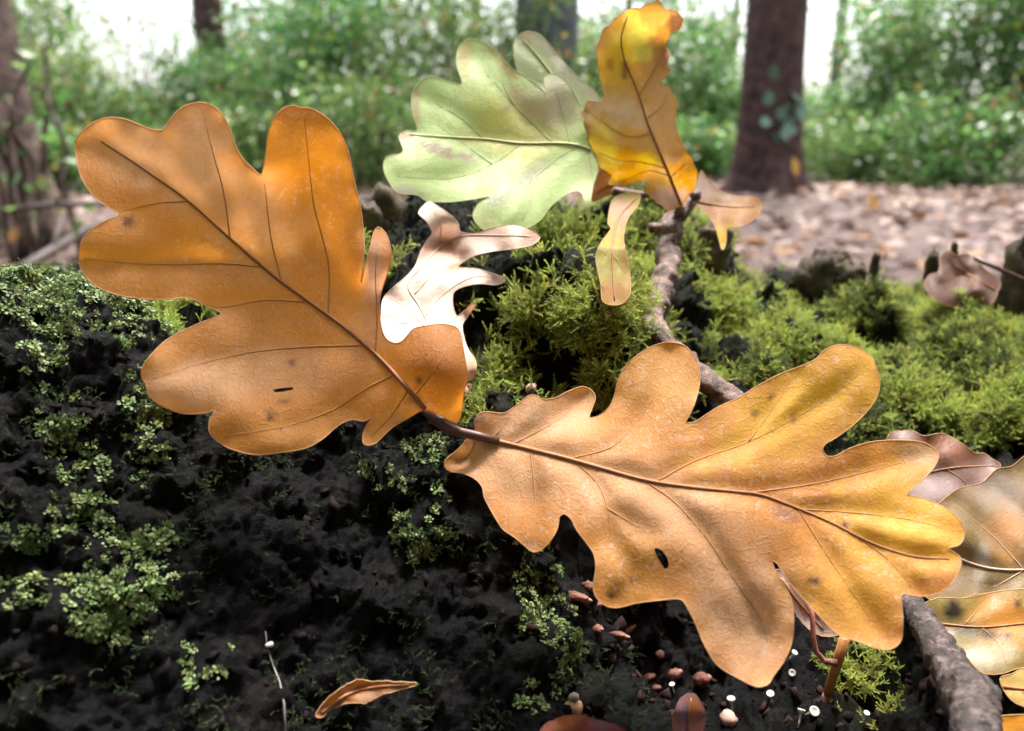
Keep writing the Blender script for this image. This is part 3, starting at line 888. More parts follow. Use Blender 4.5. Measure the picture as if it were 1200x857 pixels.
# --- sprig on the twig behind: green leaf, yellow leaf, hanging leaf, curled leaf
def wood_mat(name, c1, c2, c3):
    k = NT(name)
    tc = k.n('ShaderNodeTexCoord').outputs['Object']
    a = k.noise(tc, 330, 6, .7); b = k.noise(tc, 2200, 5, .7)
    c = k.ramp(a.outputs[0], [(.38, c1), (.5, c2), (.63, c3)]).outputs[0]
    c = k.mix(b.outputs[0], k.mix(1.0, c, (.55, .5, .5), 'MULTIPLY'), k.mix(1.0, c, (1.35, 1.35, 1.4), 'MULTIPLY'))
    k.l(c, k.b.inputs['Base Color'])
    k.b.inputs['Roughness'].default_value = .48
    k.l(k.bump(b.outputs[0], .8, .0006, k.bump(a.outputs[0], .9, .0016)), k.b.inputs['Normal'])
    return k.m
M_TWIG = wood_mat('twig_bark', (.06, .03, .022), (.16, .088, .065), (.34, .23, .18))
M_STICK = wood_mat('stick_bark', (.014, .009, .008), (.058, .036, .03), (.18, .135, .125))
sprig = empty('oak_sprig', tuple(P(862, 470, .205)))
tag(sprig, 'knobbly oak twig rising over the moss with green, yellow and brown leaves still attached', 'oak sprig')
def woody(path, rad, name, mat, parent, n=14, seed=1, knots=(), step=5, wob=.07):
    pth = catmull(np.array([(a, b, c * 3000) for a, b, c in path]), step)
    s = np.linspace(0, 1, len(pth))
    rr = np.interp(s, np.linspace(0, 1, len(rad)), rad)
    for kt, kw, ka in knots: rr = rr * (1 + ka * np.exp(-((s - kt) / kw) ** 2))
    pts = PV(pth[:, 0], pth[:, 1], pth[:, 2] / 3000)
    v, f = tube(pts, rr, n, wob * .4, seed)
    v = np.array(v); cc = np.repeat(np.array(pts), n, 0); rad_ = v - cc
    q_ = v / .0028 + seed; q2 = v / .0011 + seed
    k_ = 1 + .16 * pnoise(q_) + .10 * np.abs(pnoise(q2)) - .12 * np.clip(np.abs(pnoise(v / .0045 + 9)) * -6 + 1, 0, 1)
    v = cc + rad_ * k_[:, None]
    return link(name, mesh(name, v, f), mat, parent)
woody([(905, 520, .196), (862, 472, .204), (830, 449, .208), (800, 424, .214), (776, 397, .2195), (764, 380, .225), (773, 352, .231), (774, 336, .236), (784, 312, .242), (781, 292, .250), (786, 268, .253), (789, 246, .256)],
      [.0030, .0032, .0031, .0030, .0031, .0030, .0029, .0029, .0031, .0031, .0030, .0027], 'twig', M_TWIG, sprig, n=24, step=2.5, knots=[(.42, .025, .22), (.50, .02, -.12), (.57, .02, .3), (.66, .015, .35), (.71, .015, .3), (.76, .015, .35), (.83, .02, .3), (.93, .03, .35)])
woody([(789, 262, .252), (800, 252, .252), (808, 240, .253), (815, 232, .254)], [.0022, .0018, .002, .0016], 'side_shoot', M_TWIG, sprig, n=9, seed=3)
woody([(782, 268, .253), (768, 267, .251), (760, 268, .251)], [.0018, .0016, .0014], 'bud', M_TWIG, sprig, n=9, seed=4)
woody([(786, 236, .258), (770, 228, .256), (745, 228, .254), (718, 224, .253)], [.0014, .0012, .0013, .0014], 'side_shoot', M_TWIG, sprig, n=9, seed=6)
for bx, by, bd in ((793, 300, .246), (797, 248, .251), (776, 318, .243), (790, 322, .244), (770, 345, .235), (816, 228, .251)):
    woody([(bx - 3, by + 4, bd), (bx, by, bd - .001), (bx + 4, by - 5, bd - .0015)], [.0016, .0019, .0006], 'bud', M_TWIG, sprig, n=8, seed=bx)

GREEN, YEL = (.47, .61, .24), (.62, .40, .04)
G_OUT = [(692, 175), (701, 196), (694, 222), (691, 261), (686, 248), (683, 229), (676, 224), (659, 231), (646, 242), (633, 258), (616, 268), (593, 266), (570, 271), (559, 263), (554, 252),
         (561, 238), (574, 231), (554, 234), (528, 237), (500, 236), (489, 229), (466, 226), (454, 211), (449, 196), (453, 184), (472, 178), (467, 160), (478, 153), (489, 153), (484, 137), (482, 114), (490, 98),
         (505, 89), (525, 95), (541, 98), (535, 78), (536, 59), (546, 47), (557, 46), (570, 51), (584, 62), (597, 78), (616, 90), (631, 101), (640, 109), (637, 92), (648, 86), (665, 98), (677, 118), (685, 143)]
G_MID = [(692, 176), (675, 170), (652, 168), (611, 168), (567, 163), (530, 161), (480, 158)]
G_VEINS = [[(648, 168), (603, 124), (580, 98), (556, 70)], [(567, 163), (538, 137), (515, 124), (494, 112)], [(611, 168), (577, 193), (528, 209), (465, 207)], [(680, 172), (662, 180), (626, 209), (580, 255)],
           [(668, 170), (660, 135), (648, 95)], [(690, 180), (694, 210), (691, 250)], [(603, 124), (590, 100), (585, 70)], [(626, 209), (622, 235), (612, 260)], [(577, 193), (545, 170), (510, 145)]]
G_SPOTS = [(600, 150, 70, 40, 35, (.50, .48, .10), .8), (630, 130, 45, 25, 35, (.45, .36, .22), .8), (655, 110, 22, 40, -20, (.55, .5, .38), .8), (515, 176, 35, 8, 15, (.28, .2, .13), .9), (548, 185, 14, 6, 10, (.25, .17, .13), .8),
           (545, 60, 10, 40, 0, (.5, .36, .12), .7), (590, 75, 30, 8, 45, (.48, .3, .1), .8), (486, 110, 8, 45, 0, (.38, .25, .14), .8), (472, 160, 14, 14, 0, (.5, .33, .25), .9), (480, 228, 25, 8, 10, (.5, .45, .4), .7),
           (610, 215, 60, 10, -35, (.50, .50, .40), .7), (570, 262, 20, 12, 0, (.46, .42, .2), .6), (600, 160, 60, 16, 0, (.5, .48, .18), .5), (590, 130, 5, 5, 0, (.3, .26, .08), .8), (690, 225, 14, 40, 0, (.48, .45, .2), .6)]
G_D = plane(.240, 692, 176, .006, -.008, [(570, 170, 70, .004), (600, 245, 40, -.004), (691, 240, 22, -.004), (550, 60, 30, .003), (655, 105, 25, -.002), (465, 200, 40, -.003)])
make_leaf(G_OUT, G_MID, G_VEINS, G_D, GREEN, M_LEAF_GREEN, M_VEIN_GREEN, (692, 176), name='leaf', parent=sprig, spots=G_SPOTS, sharp=1.6, rag=.5, quilt=.0008, qr=11, rib=(.0005, .0002), vrad=.00017, part_label='pale green oak leaf with brown blotches', margin_mat=M_VEIN_GREEN)
H_OUT = [(690, 150), (676, 140), (655, 120), (632, 106), (614, 95), (606, 82), (602, 64), (603, 47), (616, 37), (633, 41), (649, 58), (672, 85), (701, 112), (704, 135)]
make_leaf(H_OUT, [(690, 140), (660, 105), (635, 72), (614, 48)], [[(660, 105), (640, 98), (615, 88)], [(660, 105), (662, 85), (655, 68)]], plane(.255, 650, 95, -.004, -.004), (.54, .6, .36), M_LEAF_GREEN, M_VEIN_GREEN, (690, 140), name='leaf', parent=sprig,
          spots=[(660, 75, 60, 8, 48, (.55, .5, .42), .9), (616, 42, 14, 10, 0, (.5, .4, .25), .7)], quilt=.0008, qr=10, rib=(.0006, .0003), part_label='smaller pale green leaf tucked behind the green leaf', margin_mat=M_VEIN_GREEN)
Y_OUT = [(799, 243), (792, 246), (784, 248), (769, 237), (755, 224), (760, 215), (747, 213), (725, 218), (714, 215), (716, 205), (704, 196), (695, 179), (687, 157), (683, 136), (686, 121), (697, 119), (708, 117),
         (703, 93), (700, 64), (704, 41), (715, 28), (732, 13), (754, 8), (771, 1), (777, 9), (794, 14), (801, 24), (796, 35), (785, 41), (780, 56), (786, 64), (781, 78), (786, 84), (775, 95), (784, 101), (792, 120), (792, 146),
         (799, 168), (809, 185), (818, 202), (816, 217), (807, 232)]
Y_MID = [(798, 240), (781, 198), (758, 142), (749, 112), (740, 90), (732, 71), (728, 45), (735, 20)]
Y_VEINS = [[(764, 156), (735, 160), (705, 142), (688, 130)], [(780, 197), (750, 190), (725, 188), (700, 178)], [(749, 112), (765, 85), (782, 50), (790, 25)], [(757, 140), (775, 125), (783, 108)], [(786, 208), (800, 195), (806, 190)], [(784, 206), (760, 200), (735, 210), (720, 212)]]
Y_SPOTS = [(745, 50, 28, 32, 0, (.60, .49, .11), .95), (720, 90, 20, 50, 0, (.50, .32, .05), .8), (785, 45, 18, 50, 15, (.36, .17, .05), .95), (793, 25, 12, 14, 0, (.13, .06, .03), .9), (770, 85, 22, 25, 0, (.45, .24, .10), .8), (725, 130, 40, 20, 20, (.52, .36, .22), .9),
           (705, 165, 20, 35, -20, (.60, .43, .08), .95), (718, 195, 14, 22, 0, (.60, .43, .08), .95), (760, 186, 18, 9, 0, (.62, .42, .06), .95), (780, 150, 20, 60, -10, (.50, .30, .14), .8), (803, 200, 18, 34, -10, (.48, .22, .04), .9),
           (735, 180, 12, 30, 0, (.52, .25, .04), .8), (740, 205, 30, 10, 0, (.50, .24, .03), .9), (782, 232, 22, 14, 0, (.48, .32, .24), .9), (732, 82, 5, 14, 0, (.12, .05, .02), .8), (716, 75, 5, 9, 0, (.25, .12, .03), .7), (685, 140, 7, 24, 0, (.3, .16, .1), .7),
           (708, 45, 8, 30, 0, (.48, .27, .08), .7), (720, 110, 14, 12, 0, (.4, .24, .06), .6)]
Y_D = plane(.250, 798, 240, .004, .003, [(700, 160, 40, -.004), (750, 60, 60, .004), (785, 50, 25, .005), (810, 200, 25, -.003), (755, 215, 20, .003)])
make_leaf(Y_OUT, Y_MID, Y_VEINS, Y_D, (.50, .28, .08), M_LEAF_PLAIN, M_VEIN, (798, 240), name='leaf', parent=sprig, spots=Y_SPOTS, ragged=.7, sharp=2.2, rag=.6, quilt=.0010, qr=10, rib=(.0005, .0002), vrad=.00017, ruffle=.0012, grid=5, part_label='upright yellow and brown oak leaf with ragged edge')
T_OUT = [(750, 228), (735, 226), (718, 234), (712, 262), (716, 268), (704, 285), (698, 302), (704, 334), (706, 353), (718, 358), (731, 355), (739, 342), (737, 311), (731, 282), (735, 258), (748, 240)]
make_leaf(T_OUT, [(745, 232), (724, 258), (718, 300), (720, 352)], [[(722, 280), (708, 300)], [(720, 300), (733, 322)]], (lambda px, py: np.interp(py, [225, 290, 360], [.246, .204, .194])), (.42, .36, .07), M_LEAF_PLAIN, M_VEIN, (745, 232), name='leaf', parent=sprig,
          spots=[(725, 245, 22, 26, 0, (.50, .33, .23), 1), (718, 345, 26, 18, 0, (.45, .22, .05), .95), (733, 300, 7, 40, 0, (.4, .22, .05), .8)], quilt=.0006, qr=8, rib=(.0005, .0002), grid=4, part_label='small twisted leaf hanging down, tan above and yellow green below')
R_OUT = [(812, 236), (817, 215), (822, 200), (832, 214), (848, 225), (866, 230), (884, 231), (892, 240), (887, 254), (866, 266), (853, 266), (851, 284), (846, 293), (838, 266), (826, 248)]
make_leaf(R_OUT, [(814, 236), (835, 240), (862, 243), (885, 242)], [[(835, 240), (844, 260), (847, 285)], [(825, 238), (825, 220), (822, 206)]], plane(.258, 815, 236, .004, -.02, [(850, 228, 30, .004), (866, 262, 20, -.003)]), (.36, .17, .05), M_LEAF_PLAIN, M_VEIN, (814, 236), name='leaf', parent=sprig,
          spots=[(847, 278, 14, 20, 0, (.66, .42, .02), 1), (825, 220, 14, 22, 0, (.42, .33, .29), .9), (845, 230, 22, 7, 10, (.45, .33, .25), .8), (870, 248, 22, 12, 0, (.38, .17, .03), .7)], quilt=.0008, qr=8, rib=(.0005, .0002), grid=4, ruffle=.001, part_label='curled brown leaf with a yellow flap')
N_OUT = [(704, 198), (699, 212), (693, 236), (712, 230), (730, 222), (735, 212), (718, 205)]
make_leaf(N_OUT, [(728, 218), (712, 218), (700, 226)], [], plane(.262, 712, 216, 0, 0), (.26, .11, .045), M_LEAF_PLAIN, M_VEIN, (728, 218), name='leaf', parent=sprig, quilt=.0004, qr=8, rib=(.0004, .0002), grid=4, part_label='scrap of dark brown leaf between the green and yellow leaves')

# --- dead leaves at the right
D_OUT = [(1042, 509), (1056, 505), (1070, 505), (1083, 511), (1104, 508), (1125, 518), (1143, 531), (1153, 531), (1163, 538), (1173, 546), (1160, 560), (1140, 580), (1115, 600), (1080, 606), (1050, 590), (1030, 545)]
make_leaf(D_OUT, [(1040, 560), (1080, 555), (1120, 548), (1165, 546)], [[(1080, 555), (1095, 530), (1104, 511)], [(1110, 550), (1130, 565), (1135, 582)]], plane(.205, 1100, 550, -.003, -.014, [(1100, 515, 40, -.004), (1150, 535, 20, .004)]), (.16, .085, .06), M_LEAF_WET, M_VEIN, (1040, 560),
          label='dark brown dead leaf with wavy torn rim wedged between moss and the amber leaf', spots=[(1105, 525, 40, 16, 10, (.24, .09, .045), .8), (1110, 575, 50, 25, 0, (.27, .19, .18), .8)], quilt=.0008, qr=12, ruffle=.0016, rib=(.0003, .0002))
E_OUT = [(1060, 640), (1085, 605), (1100, 590), (1125, 572), (1150, 566), (1168, 550), (1186, 546), (1200, 535), (1225, 520), (1270, 530), (1320, 560), (1340, 620), (1320, 680), (1260, 690), (1200, 690), (1150, 696), (1088, 702)]
make_leaf(E_OUT, [(1090, 640), (1150, 664), (1200, 668), (1260, 660), (1310, 640)], [[(1200, 668), (1165, 630), (1118, 590)], [(1150, 664), (1120, 655), (1095, 648)], [(1240, 662), (1205, 610), (1160, 570)], [(1280, 655), (1250, 600), (1225, 545)], [(1200, 668), (1180, 680), (1160, 690)]],
          plane(.190, 1150, 630, -.0015, -.010, [(1180, 560, 40, .003), (1130, 690, 40, .002)]), (.22, .15, .065), M_LEAF_WET, M_VEIN_PALE, (1090, 640),
          label='olive brown wet leaf with pale straight veins beyond the tip of the amber leaf', spots=[(1185, 620, 28, 30, 30, (.42, .19, .07), .85), (1170, 575, 40, 20, 20, (.40, .33, .28), .8), (1110, 680, 40, 12, 0, (.36, .29, .24), .7), (1180, 652, 22, 10, 0, (.40, .20, .05), .7), (1150, 660, 8, 26, 10, (.62, .58, .5), .5)],
          quilt=.0009, qr=12, rib=(.0004, .0002), vrad=.0002)
F_OUT = [(1070, 722), (1095, 702), (1130, 701), (1165, 694), (1205, 690), (1250, 690), (1290, 720), (1280, 770), (1230, 780), (1195, 783), (1172, 790), (1150, 788), (1125, 765), (1095, 755)]
make_leaf(F_OUT, [(1090, 730), (1150, 735), (1210, 730), (1270, 728)], [[(1150, 735), (1170, 755), (1180, 780)], [(1130, 733), (1145, 715), (1160, 702)]], plane(.176, 1150, 740, -.001, -.012, [(1170, 780, 30, -.002)]), (.22, .16, .04), M_LEAF_WET, M_VEIN, (1090, 730),
          label='orange and olive dead leaf with black blotches beside the thick stick', spots=[(1185, 725, 50, 28, 0, (.42, .17, .02), .95), (1120, 715, 14, 12, 20, (.02, .012, .01), 1), (1155, 742, 26, 7, 10, (.03, .02, .012), .9), (1130, 740, 20, 8, 0, (.04, .03, .015), .8), (1150, 772, 40, 14, 0, (.34, .30, .22), .8), (1192, 710, 5, 5, 0, (.03, .02, .01), .9), (1180, 745, 5, 4, 0, (.03, .02, .01), .9)],
          quilt=.0007, qr=12, rib=(.0003, .0002))
K_OUT = [(1172, 795), (1185, 790), (1210, 780), (1250, 785), (1250, 830), (1215, 832), (1190, 824), (1178, 812)]
make_leaf(K_OUT, [(1175, 805), (1205, 808), (1240, 808)], [[(1195, 807), (1205, 820)]], plane(.166, 1200, 805, 0, -.01), (.42, .29, .09), M_LEAF_WET, M_VEIN, (1175, 805), label='small yellowish leaf tip poking out below the black blotched leaf', quilt=.0004, qr=9, rib=(.0004, .0002), ruffle=.001)
L_OUT = [(1150, 857), (1164, 842), (1185, 838), (1215, 840), (1240, 860), (1230, 900), (1170, 905)]
make_leaf(L_OUT, [(1160, 880), (1190, 868), (1225, 860)], [], plane(.155, 1190, 860, 0, -.01), (.52, .22, .02), M_LEAF_WET, M_VEIN, (1160, 880), label='bright orange leaf edge low beside the foot of the thick stick', quilt=.0004, qr=9, rib=(.0004, .0002))

# --- scraps in the hollow and on the dark face
S_OUT = [(908, 668), (922, 672), (940, 690), (960, 705), (985, 738), (978, 746), (960, 744), (944, 735), (930, 715), (918, 690)]
make_leaf(S_OUT, [(915, 678), (935, 705), (965, 738)], [[(935, 705), (945, 730)]], plane(.186, 940, 710, 0, -.004), (.55, .42, .38), M_LEAF_PALE, M_VEIN, (915, 678), ragged=.45, label='pinkish white dry leaf scrap showing through the slit of the amber leaf', spots=[(958, 722, 9, 16, -30, (.1, .05, .06), .9)], quilt=.0003, qr=8, rib=(.0004, .0002), grid=4)
Q_OUT = [(370, 838), (382, 820), (400, 806), (418, 797), (436, 798), (460, 799), (488, 801), (470, 808), (446, 815), (430, 824), (416, 824), (402, 826), (386, 832), (376, 842)]
qd_ = hit(425, 815)[2] - .003
make_leaf(Q_OUT, [(376, 836), (405, 815), (436, 806), (480, 802)], [[(405, 815), (410, 822)]], plane(qd_, 425, 815, .001, -.004, [(425, 803, 18, .003)]), (.33, .13, .045), M_LEAF_WET, M_VEIN, (376, 836), ragged=.45, label='folded rusty brown leaf scrap lying low on the black face of the stump',
          spots=[(430, 818, 18, 6, -30, (.4, .26, .16), .8)], quilt=.0003, qr=6, rib=(.0004, .0002), grid=4, ruffle=.0014)
W_OUT = [(632, 857), (645, 845), (665, 838), (690, 840), (715, 848), (735, 858), (735, 890), (690, 900), (640, 890)]
wd_ = rest(W_OUT)
make_leaf(W_OUT, [(640, 875), (680, 862), (725, 862)], [], plane(wd_, 685, 850, 0, 0), (.22, .06, .045), M_LEAF_WET, M_VEIN, (640, 875), spots=[(660, 848, 20, 9, -20, (.5, .2, .1), .8), (705, 850, 18, 8, 10, (.2, .1, .15), .8)], ruffle=.002, margin=False, ragged=.45, label='reddish brown leaf at the edge of the hollow beneath a pale pebble', quilt=.0003, qr=8, rib=(.0004, .0002), grid=4)
X_OUT = [(788, 857), (790, 832), (800, 815), (812, 812), (822, 822), (826, 836), (822, 862), (800, 880)]
xd_ = rest(X_OUT)
make_leaf(X_OUT, [(804, 872), (806, 845), (810, 818)], [], plane(xd_, 806, 845, .0, -.0), (.20, .10, .09), M_LEAF_WET, M_VEIN, (804, 872), margin=False, ragged=.45, label='shrivelled purplish brown leaf scrap upright in the hollow', spots=[(800, 840, 8, 16, 0, (.18, .12, .2), .8), (815, 830, 6, 10, 0, (.4, .16, .06), .8)], quilt=.0003, qr=8, rib=(.0004, .0002), grid=4, ruffle=.0015)

# crumpled dead leaf on the far right moss
Z_OUT = [(1083, 335), (1090, 322), (1100, 318), (1102, 300), (1110, 294), (1122, 298), (1135, 297), (1145, 308), (1160, 320), (1172, 330), (1168, 345), (1160, 358), (1140, 362), (1115, 360), (1095, 350)]
zd_ = hit(1125, 356)[2] + .004
make_leaf(Z_OUT, [(1165, 340), (1140, 325), (1115, 310)], [[(1140, 325), (1130, 345), (1125, 356)], [(1125, 316), (1105, 330)]], plane(zd_, 1125, 330, .004, -.02, [(1125, 325, 16, .007), (1145, 340, 12, -.006), (1105, 325, 11, -.005), (1135, 300, 10, .004)]), (.20, .115, .09), M_LEAF_PLAIN, M_VEIN, (1165, 340),
          ragged=.45, label='crumpled brown dead leaf sitting on the far edge of the mossy stump', quilt=.0015, qr=7, rib=(.0006, .0003), grid=4, ruffle=.004,
          sticks=([P(1140, 302, zd_ + .008), P(1165, 313, zd_ + .006), P(1200, 328, zd_ + .004), P(1230, 338, zd_ + .002)], [.0009, .0009, .0008, .0008]))

# --- thick stick in front, right
stick = empty('stick', tuple(P(1064, 698, .176)))
tag(stick, 'thick grey brown broken stick with knobbly bark poking out under the amber leaf', 'stick')
woody([(1050, 675, .184), (1066, 700, .178), (1088, 740, .169), (1106, 770, .162), (1120, 795, .155), (1134, 815, .149), (1142, 840, .143), (1146, 870, .137), (1150, 920, .130)],
      [.0018, .0022, .0030, .0034, .0036, .0042, .0038, .0038, .0038], 'bark', M_STICK, stick, n=40, seed=12, knots=[(.42, .03, .14), (.62, .05, .22), (.8, .05, .12)], step=1.6, wob=.03)
woody([(1146, 806, .151), (1156, 800, .150), (1160, 797, .150)], [.0026, .0022, .0012], 'knot', M_STICK, stick, n=10, seed=5)
woody([(1108, 752, .165), (1116, 748, .164)], [.0018, .0010], 'knot', M_STICK, stick, n=9, seed=6)
# ------------------------------------------------------------------ small things on the stump
def lathe(profile, n=12):
    vs, fs = [], []
    for r, z in profile:
        for k in range(n):
            a = 2 * math.pi * k / n
            vs.append(Vector((r * math.cos(a), r * math.sin(a), z)))
    for i in range(len(profile) - 1):
        for k in range(n):
            fs.append((i * n + k, i * n + (k + 1) % n, (i + 1) * n + (k + 1) % n, (i + 1) * n + k))
    fs.append(tuple(range(n - 1, -1, -1))); fs.append(tuple(range((len(profile) - 1) * n, len(profile) * n)))
    return vs, fs
M_FUNGUS = simple('white_fungus', (.55, .52, .46), (.72, .70, .64), 800, .5, .15, .0002, transl=.2)
M_PINK = simple('pink_bud_scale', (.045, .016, .013), (.24, .095, .07), 700, .5, .8, .0008)
M_PEBBLE = simple('pale_husk', (.40, .24, .18), (.58, .40, .32), 400, .5, .2, .0003)
PIN_LABEL = 'tiny white pin shaped fungus standing in the dark hollow'
pin_src = None
def stand(o, px, py, lift=0.0, tilt=None, lean=(0, 0)):
    loc, n, d = hit(px, py)
    o.location = loc + Vector((0, 0, lift))
    o.rotation_euler = (lean[0], lean[1], random.random() * 6.28) if tilt is None else tilt
    return loc, d
for (px, py, h, lx, ly) in ((858, 836, .0036, .1, .1), (904, 824, .0032, -.2, .3), (946, 838, .0040, .1, .7), (930, 790, .0030, .2, .9), (936, 850, .0030, .3, -.5), (925, 773, .0026, .1, .4), (883, 800, .0024, 0, -.3), (790, 812, .0026, .2, .2), (1012, 845, .0024, .1, -.2)):
    if pin_src is None:
        e = empty('pin_fungus')
        v, f = lathe([(.00030, -.0006), (.00026, .0008), (.00024, .0022), (.0004, .0028), (.0005, .003)])
        st = link('stalk', mesh('stalk', v, f), M_FUNGUS); st.parent = e
        v, f = lathe([(.0004, .0027), (.00075, .0031), (.0009, .0034), (.00085, .0036), (.0005, .0034), (.0002, .0033)])
        cpn = link('cap', mesh('cap', v, f), M_FUNGUS); cpn.parent = e
        pin_src = e
    else:
        e = pin_src.copy(); COL.objects.link(e)
        for ch in pin_src.children:
            c2 = ch.copy(); COL.objects.link(c2); c2.parent = e
    stand(e, px, py, lean=(lx, ly))
    e.scale = (h / .0030,) * 3
    tag(e, PIN_LABEL, 'fungus', 'tiny white fungi in the hollow')

def blob(seed, amp=.12, n=14, m=10):
    vs, fs = [], []
    for i in range(m + 1):
        th = math.pi * i / m
        for k in range(n):
            a = 2 * math.pi * k / n
            vs.append(Vector((math.sin(th) * math.cos(a), math.sin(th) * math.sin(a), math.cos(th))))
    vv = np.array(vs)
    vv = vv * (1 + amp * pnoise(vv * 1.7 + seed * 3.1) + amp * .6 * pnoise(vv * 4.1 + seed))[:, None]
    for i in range(m):
        for k in range(n):
            fs.append((i * n + k, i * n + (k + 1) % n, (i + 1) * n + (k + 1) % n, (i + 1) * n + k))
    return vv, fs
def lump(name, label, cat, px, py, size, mat, seed, group=None, lift=.5, amp=.15, rot=None, parts=()):
    e = empty(name)
    v, f = blob(seed, amp)
    b = link('shell', mesh('shell', v * np.array(size), f), mat); b.parent = e
    for nm, s2, off, m2 in parts:
        v, f = blob(seed + 5, .1, 10, 7)
        q = link(nm, mesh(nm, v * np.array(s2) + np.array(off), f), m2); q.parent = e
    loc, d = stand(e, px, py, size[2] * lift, tilt=rot or (0, 0, random.random() * 3))
    return tag(e, label, cat, group)
M_HUSK = simple('brown_husk', (.16, .08, .06), (.28, .16, .12), 500, .5, .3, .0003)
lump('seed', 'round pinkish white seed beside the tiny white fungi', 'seed', 853, 846, (.0021, .0021, .0019), M_PEBBLE, 3, parts=(('scar', (.0005, .0005, .0003), (.0006, -.0012, .0012), M_HUSK),))
lump('pebble', 'pale orange lump with grey knob above the reddish leaf', 'pebble', 672, 834, (.0020, .0017, .0018), simple('amber_husk', (.30, .18, .10), (.62, .40, .2), 350, .4, .3, .0004), 6, parts=(('knob', (.0012, .0011, .0010), (.0002, .0004, .0022), simple('grey_knob', (.2, .17, .14), (.34, .3, .25), 500)),))
BUD_LABEL = 'small pinkish brown bud husk lying in the dark hollow'
for i, (px, py, sz) in enumerate(((677, 702, (.0030, .0013, .0011)), (696, 712, (.0020, .0012, .0010)), (700, 740, (.0016, .0012, .0011)), (724, 748, (.0032, .0012, .0011)), (735, 742, (.0024, .0009, .0009)), (774, 770, (.0018, .0014, .0013)),
                                  (790, 794, (.0020, .0017, .0015)), (822, 800, (.0022, .0020, .0018)), (770, 808, (.0014, .0008, .0008)), (690, 690, (.0016, .0012, .0012)), (760, 796, (.0018, .0011, .0010)))):
    lump('bud_husk', BUD_LABEL, 'bud husk', px, py, sz, M_PINK, i + 10, 'bud husks in the hollow', .5, .25, rot=(random.uniform(-.4, .4), random.uniform(-.6, .6), random.uniform(-.9, .9)), parts=(('tip', (sz[0] * .5, sz[1] * .5, sz[2] * .5), (sz[0] * .75, 0, 0), M_HUSK),))
lump('husk_scrap', 'tiny orange scrap of husk on the moss above the amber leaf', 'husk', 622, 458, (.0016, .0009, .0012), M_PEBBLE, 31, parts=(('tip', (.0006, .0005, .0006), (.0012, 0, .0004), M_HUSK),))
lump('husk_scrap', 'tiny tan scrap of husk on the central moss cushion', 'husk', 634, 371, (.0012, .0008, .0008), M_PEBBLE, 33, parts=(('tip', (.0005, .0004, .0004), (.0009, 0, .0003), M_HUSK),))
lump('red_bud', 'tiny red bud on the moss in front of the brown bark knob', 'bud', 955, 343, (.0018, .0013, .0016), simple('red_bud', (.4, .05, .02), (.55, .1, .04), 500, .4), 35, parts=(('tip', (.0008, .0006, .0008), (-.0012, 0, .0012), M_HUSK),))
lump('oak_bud', 'scaly pinkish bud cluster at the base of the upright orange leaf', 'bud', 546, 486, (.0016, .0016, .0024), M_PEBBLE, 37, lift=2.2, parts=(('scale', (.0011, .0010, .0014), (.0008, -.0006, .0014), M_HUSK), ('scale', (.0010, .0010, .0013), (-.0008, -.0006, -.0010), M_PINK)))
# bark knobs on the stump's far rim
M_KNOB = simple('mossy_bark', (.022, .016, .013), (.10, .075, .04), 160, .8, .7, .002)
def knob(px, py, d, w, h, seed, parent=stump):
    b = P(px, py, d)
    v, f = blob(seed, .35, 18, 14)
    v = v * np.array([w, w * .8, h]) + b
    return link('bark_knob', mesh('bark_knob', v, f), M_KNOB, parent)
for a in ((957, 330, .37, .010, .0125, 51), (985, 334, .37, .008, .0100, 52), (1005, 332, .37, .004, .0085, 53), (988, 318, .37, .004, .009, 57), (1200, 330, .33, .0095, .018, 54), (1091, 318, .36, .0035, .009, 55), (1117, 299, .35, .002, .006, 56), (1024, 318, .36, .0022, .008, 58),
          (835, 296, .31, .008, .010, 59), (450, 262, .272, .008, .012, 60), (425, 270, .265, .006, .010, 61)):
    knob(*a)
# moss seed stalk, thin grass hair, reddish stalks
def stalk(name, label, cat, pts, rr, mat, tipname=None, tip=None, tipmat=None):
    e = empty(name, tuple(pts[0]))
    v, f = tube(pts, rr, 7)
    link('stem', mesh('stem', v, f), mat, e)
    if tip is not None:
        v, f = tube(tip[0], tip[1], 8)
        link(tipname, mesh(tipname, v, f), tipmat, e)
    return tag(e, label, cat)
M_SETA = simple('moss_stalk', (.32, .36, .04), (.45, .46, .08), 900, .5, .1, .0001, transl=.2)
h0 = hit(1173, 362); d0 = h0[2] or .33
stalk('moss_capsule', 'single yellow green moss stalk with capsule standing at the far right edge', 'moss stalk', [P(1171, 366, d0), P(1174, 348, d0 - .001), P(1177, 336, d0 - .002)], [.00028, .00026, .00026], M_SETA, 'capsule', ([P(1177, 337, d0 - .002), P(1180, 330, d0 - .003), P(1186, 325, d0 - .004)], [.0003, .0007, .0003]), M_SETA)
M_HAIR = simple('dry_grass', (.12, .11, .10), (.2, .19, .18), 900, .5, .1, .0001)
hp = [(311, 740), (313, 760), (320, 780), (328, 800), (333, 825), (335, 870)]
hpts = [P(x, y, hit(x, y)[2] - .0012) for x, y in hp]
stalk('grass_stem', 'thin pale dry grass hair hanging down the black face of the stump', 'grass stem', hpts, [.00012, .0002, .0002, .0002, .00022, .00025], M_HAIR, 'fleck', ([P(312, 757, hit(312, 757)[2] - .0018), P(318, 755, hit(318, 755)[2] - .0015)], [.0004, .0006]), M_FUNGUS)
M_RED = simple('red_stalk', (.22, .07, .055), (.36, .15, .12), 700, .4, .2, .0002)
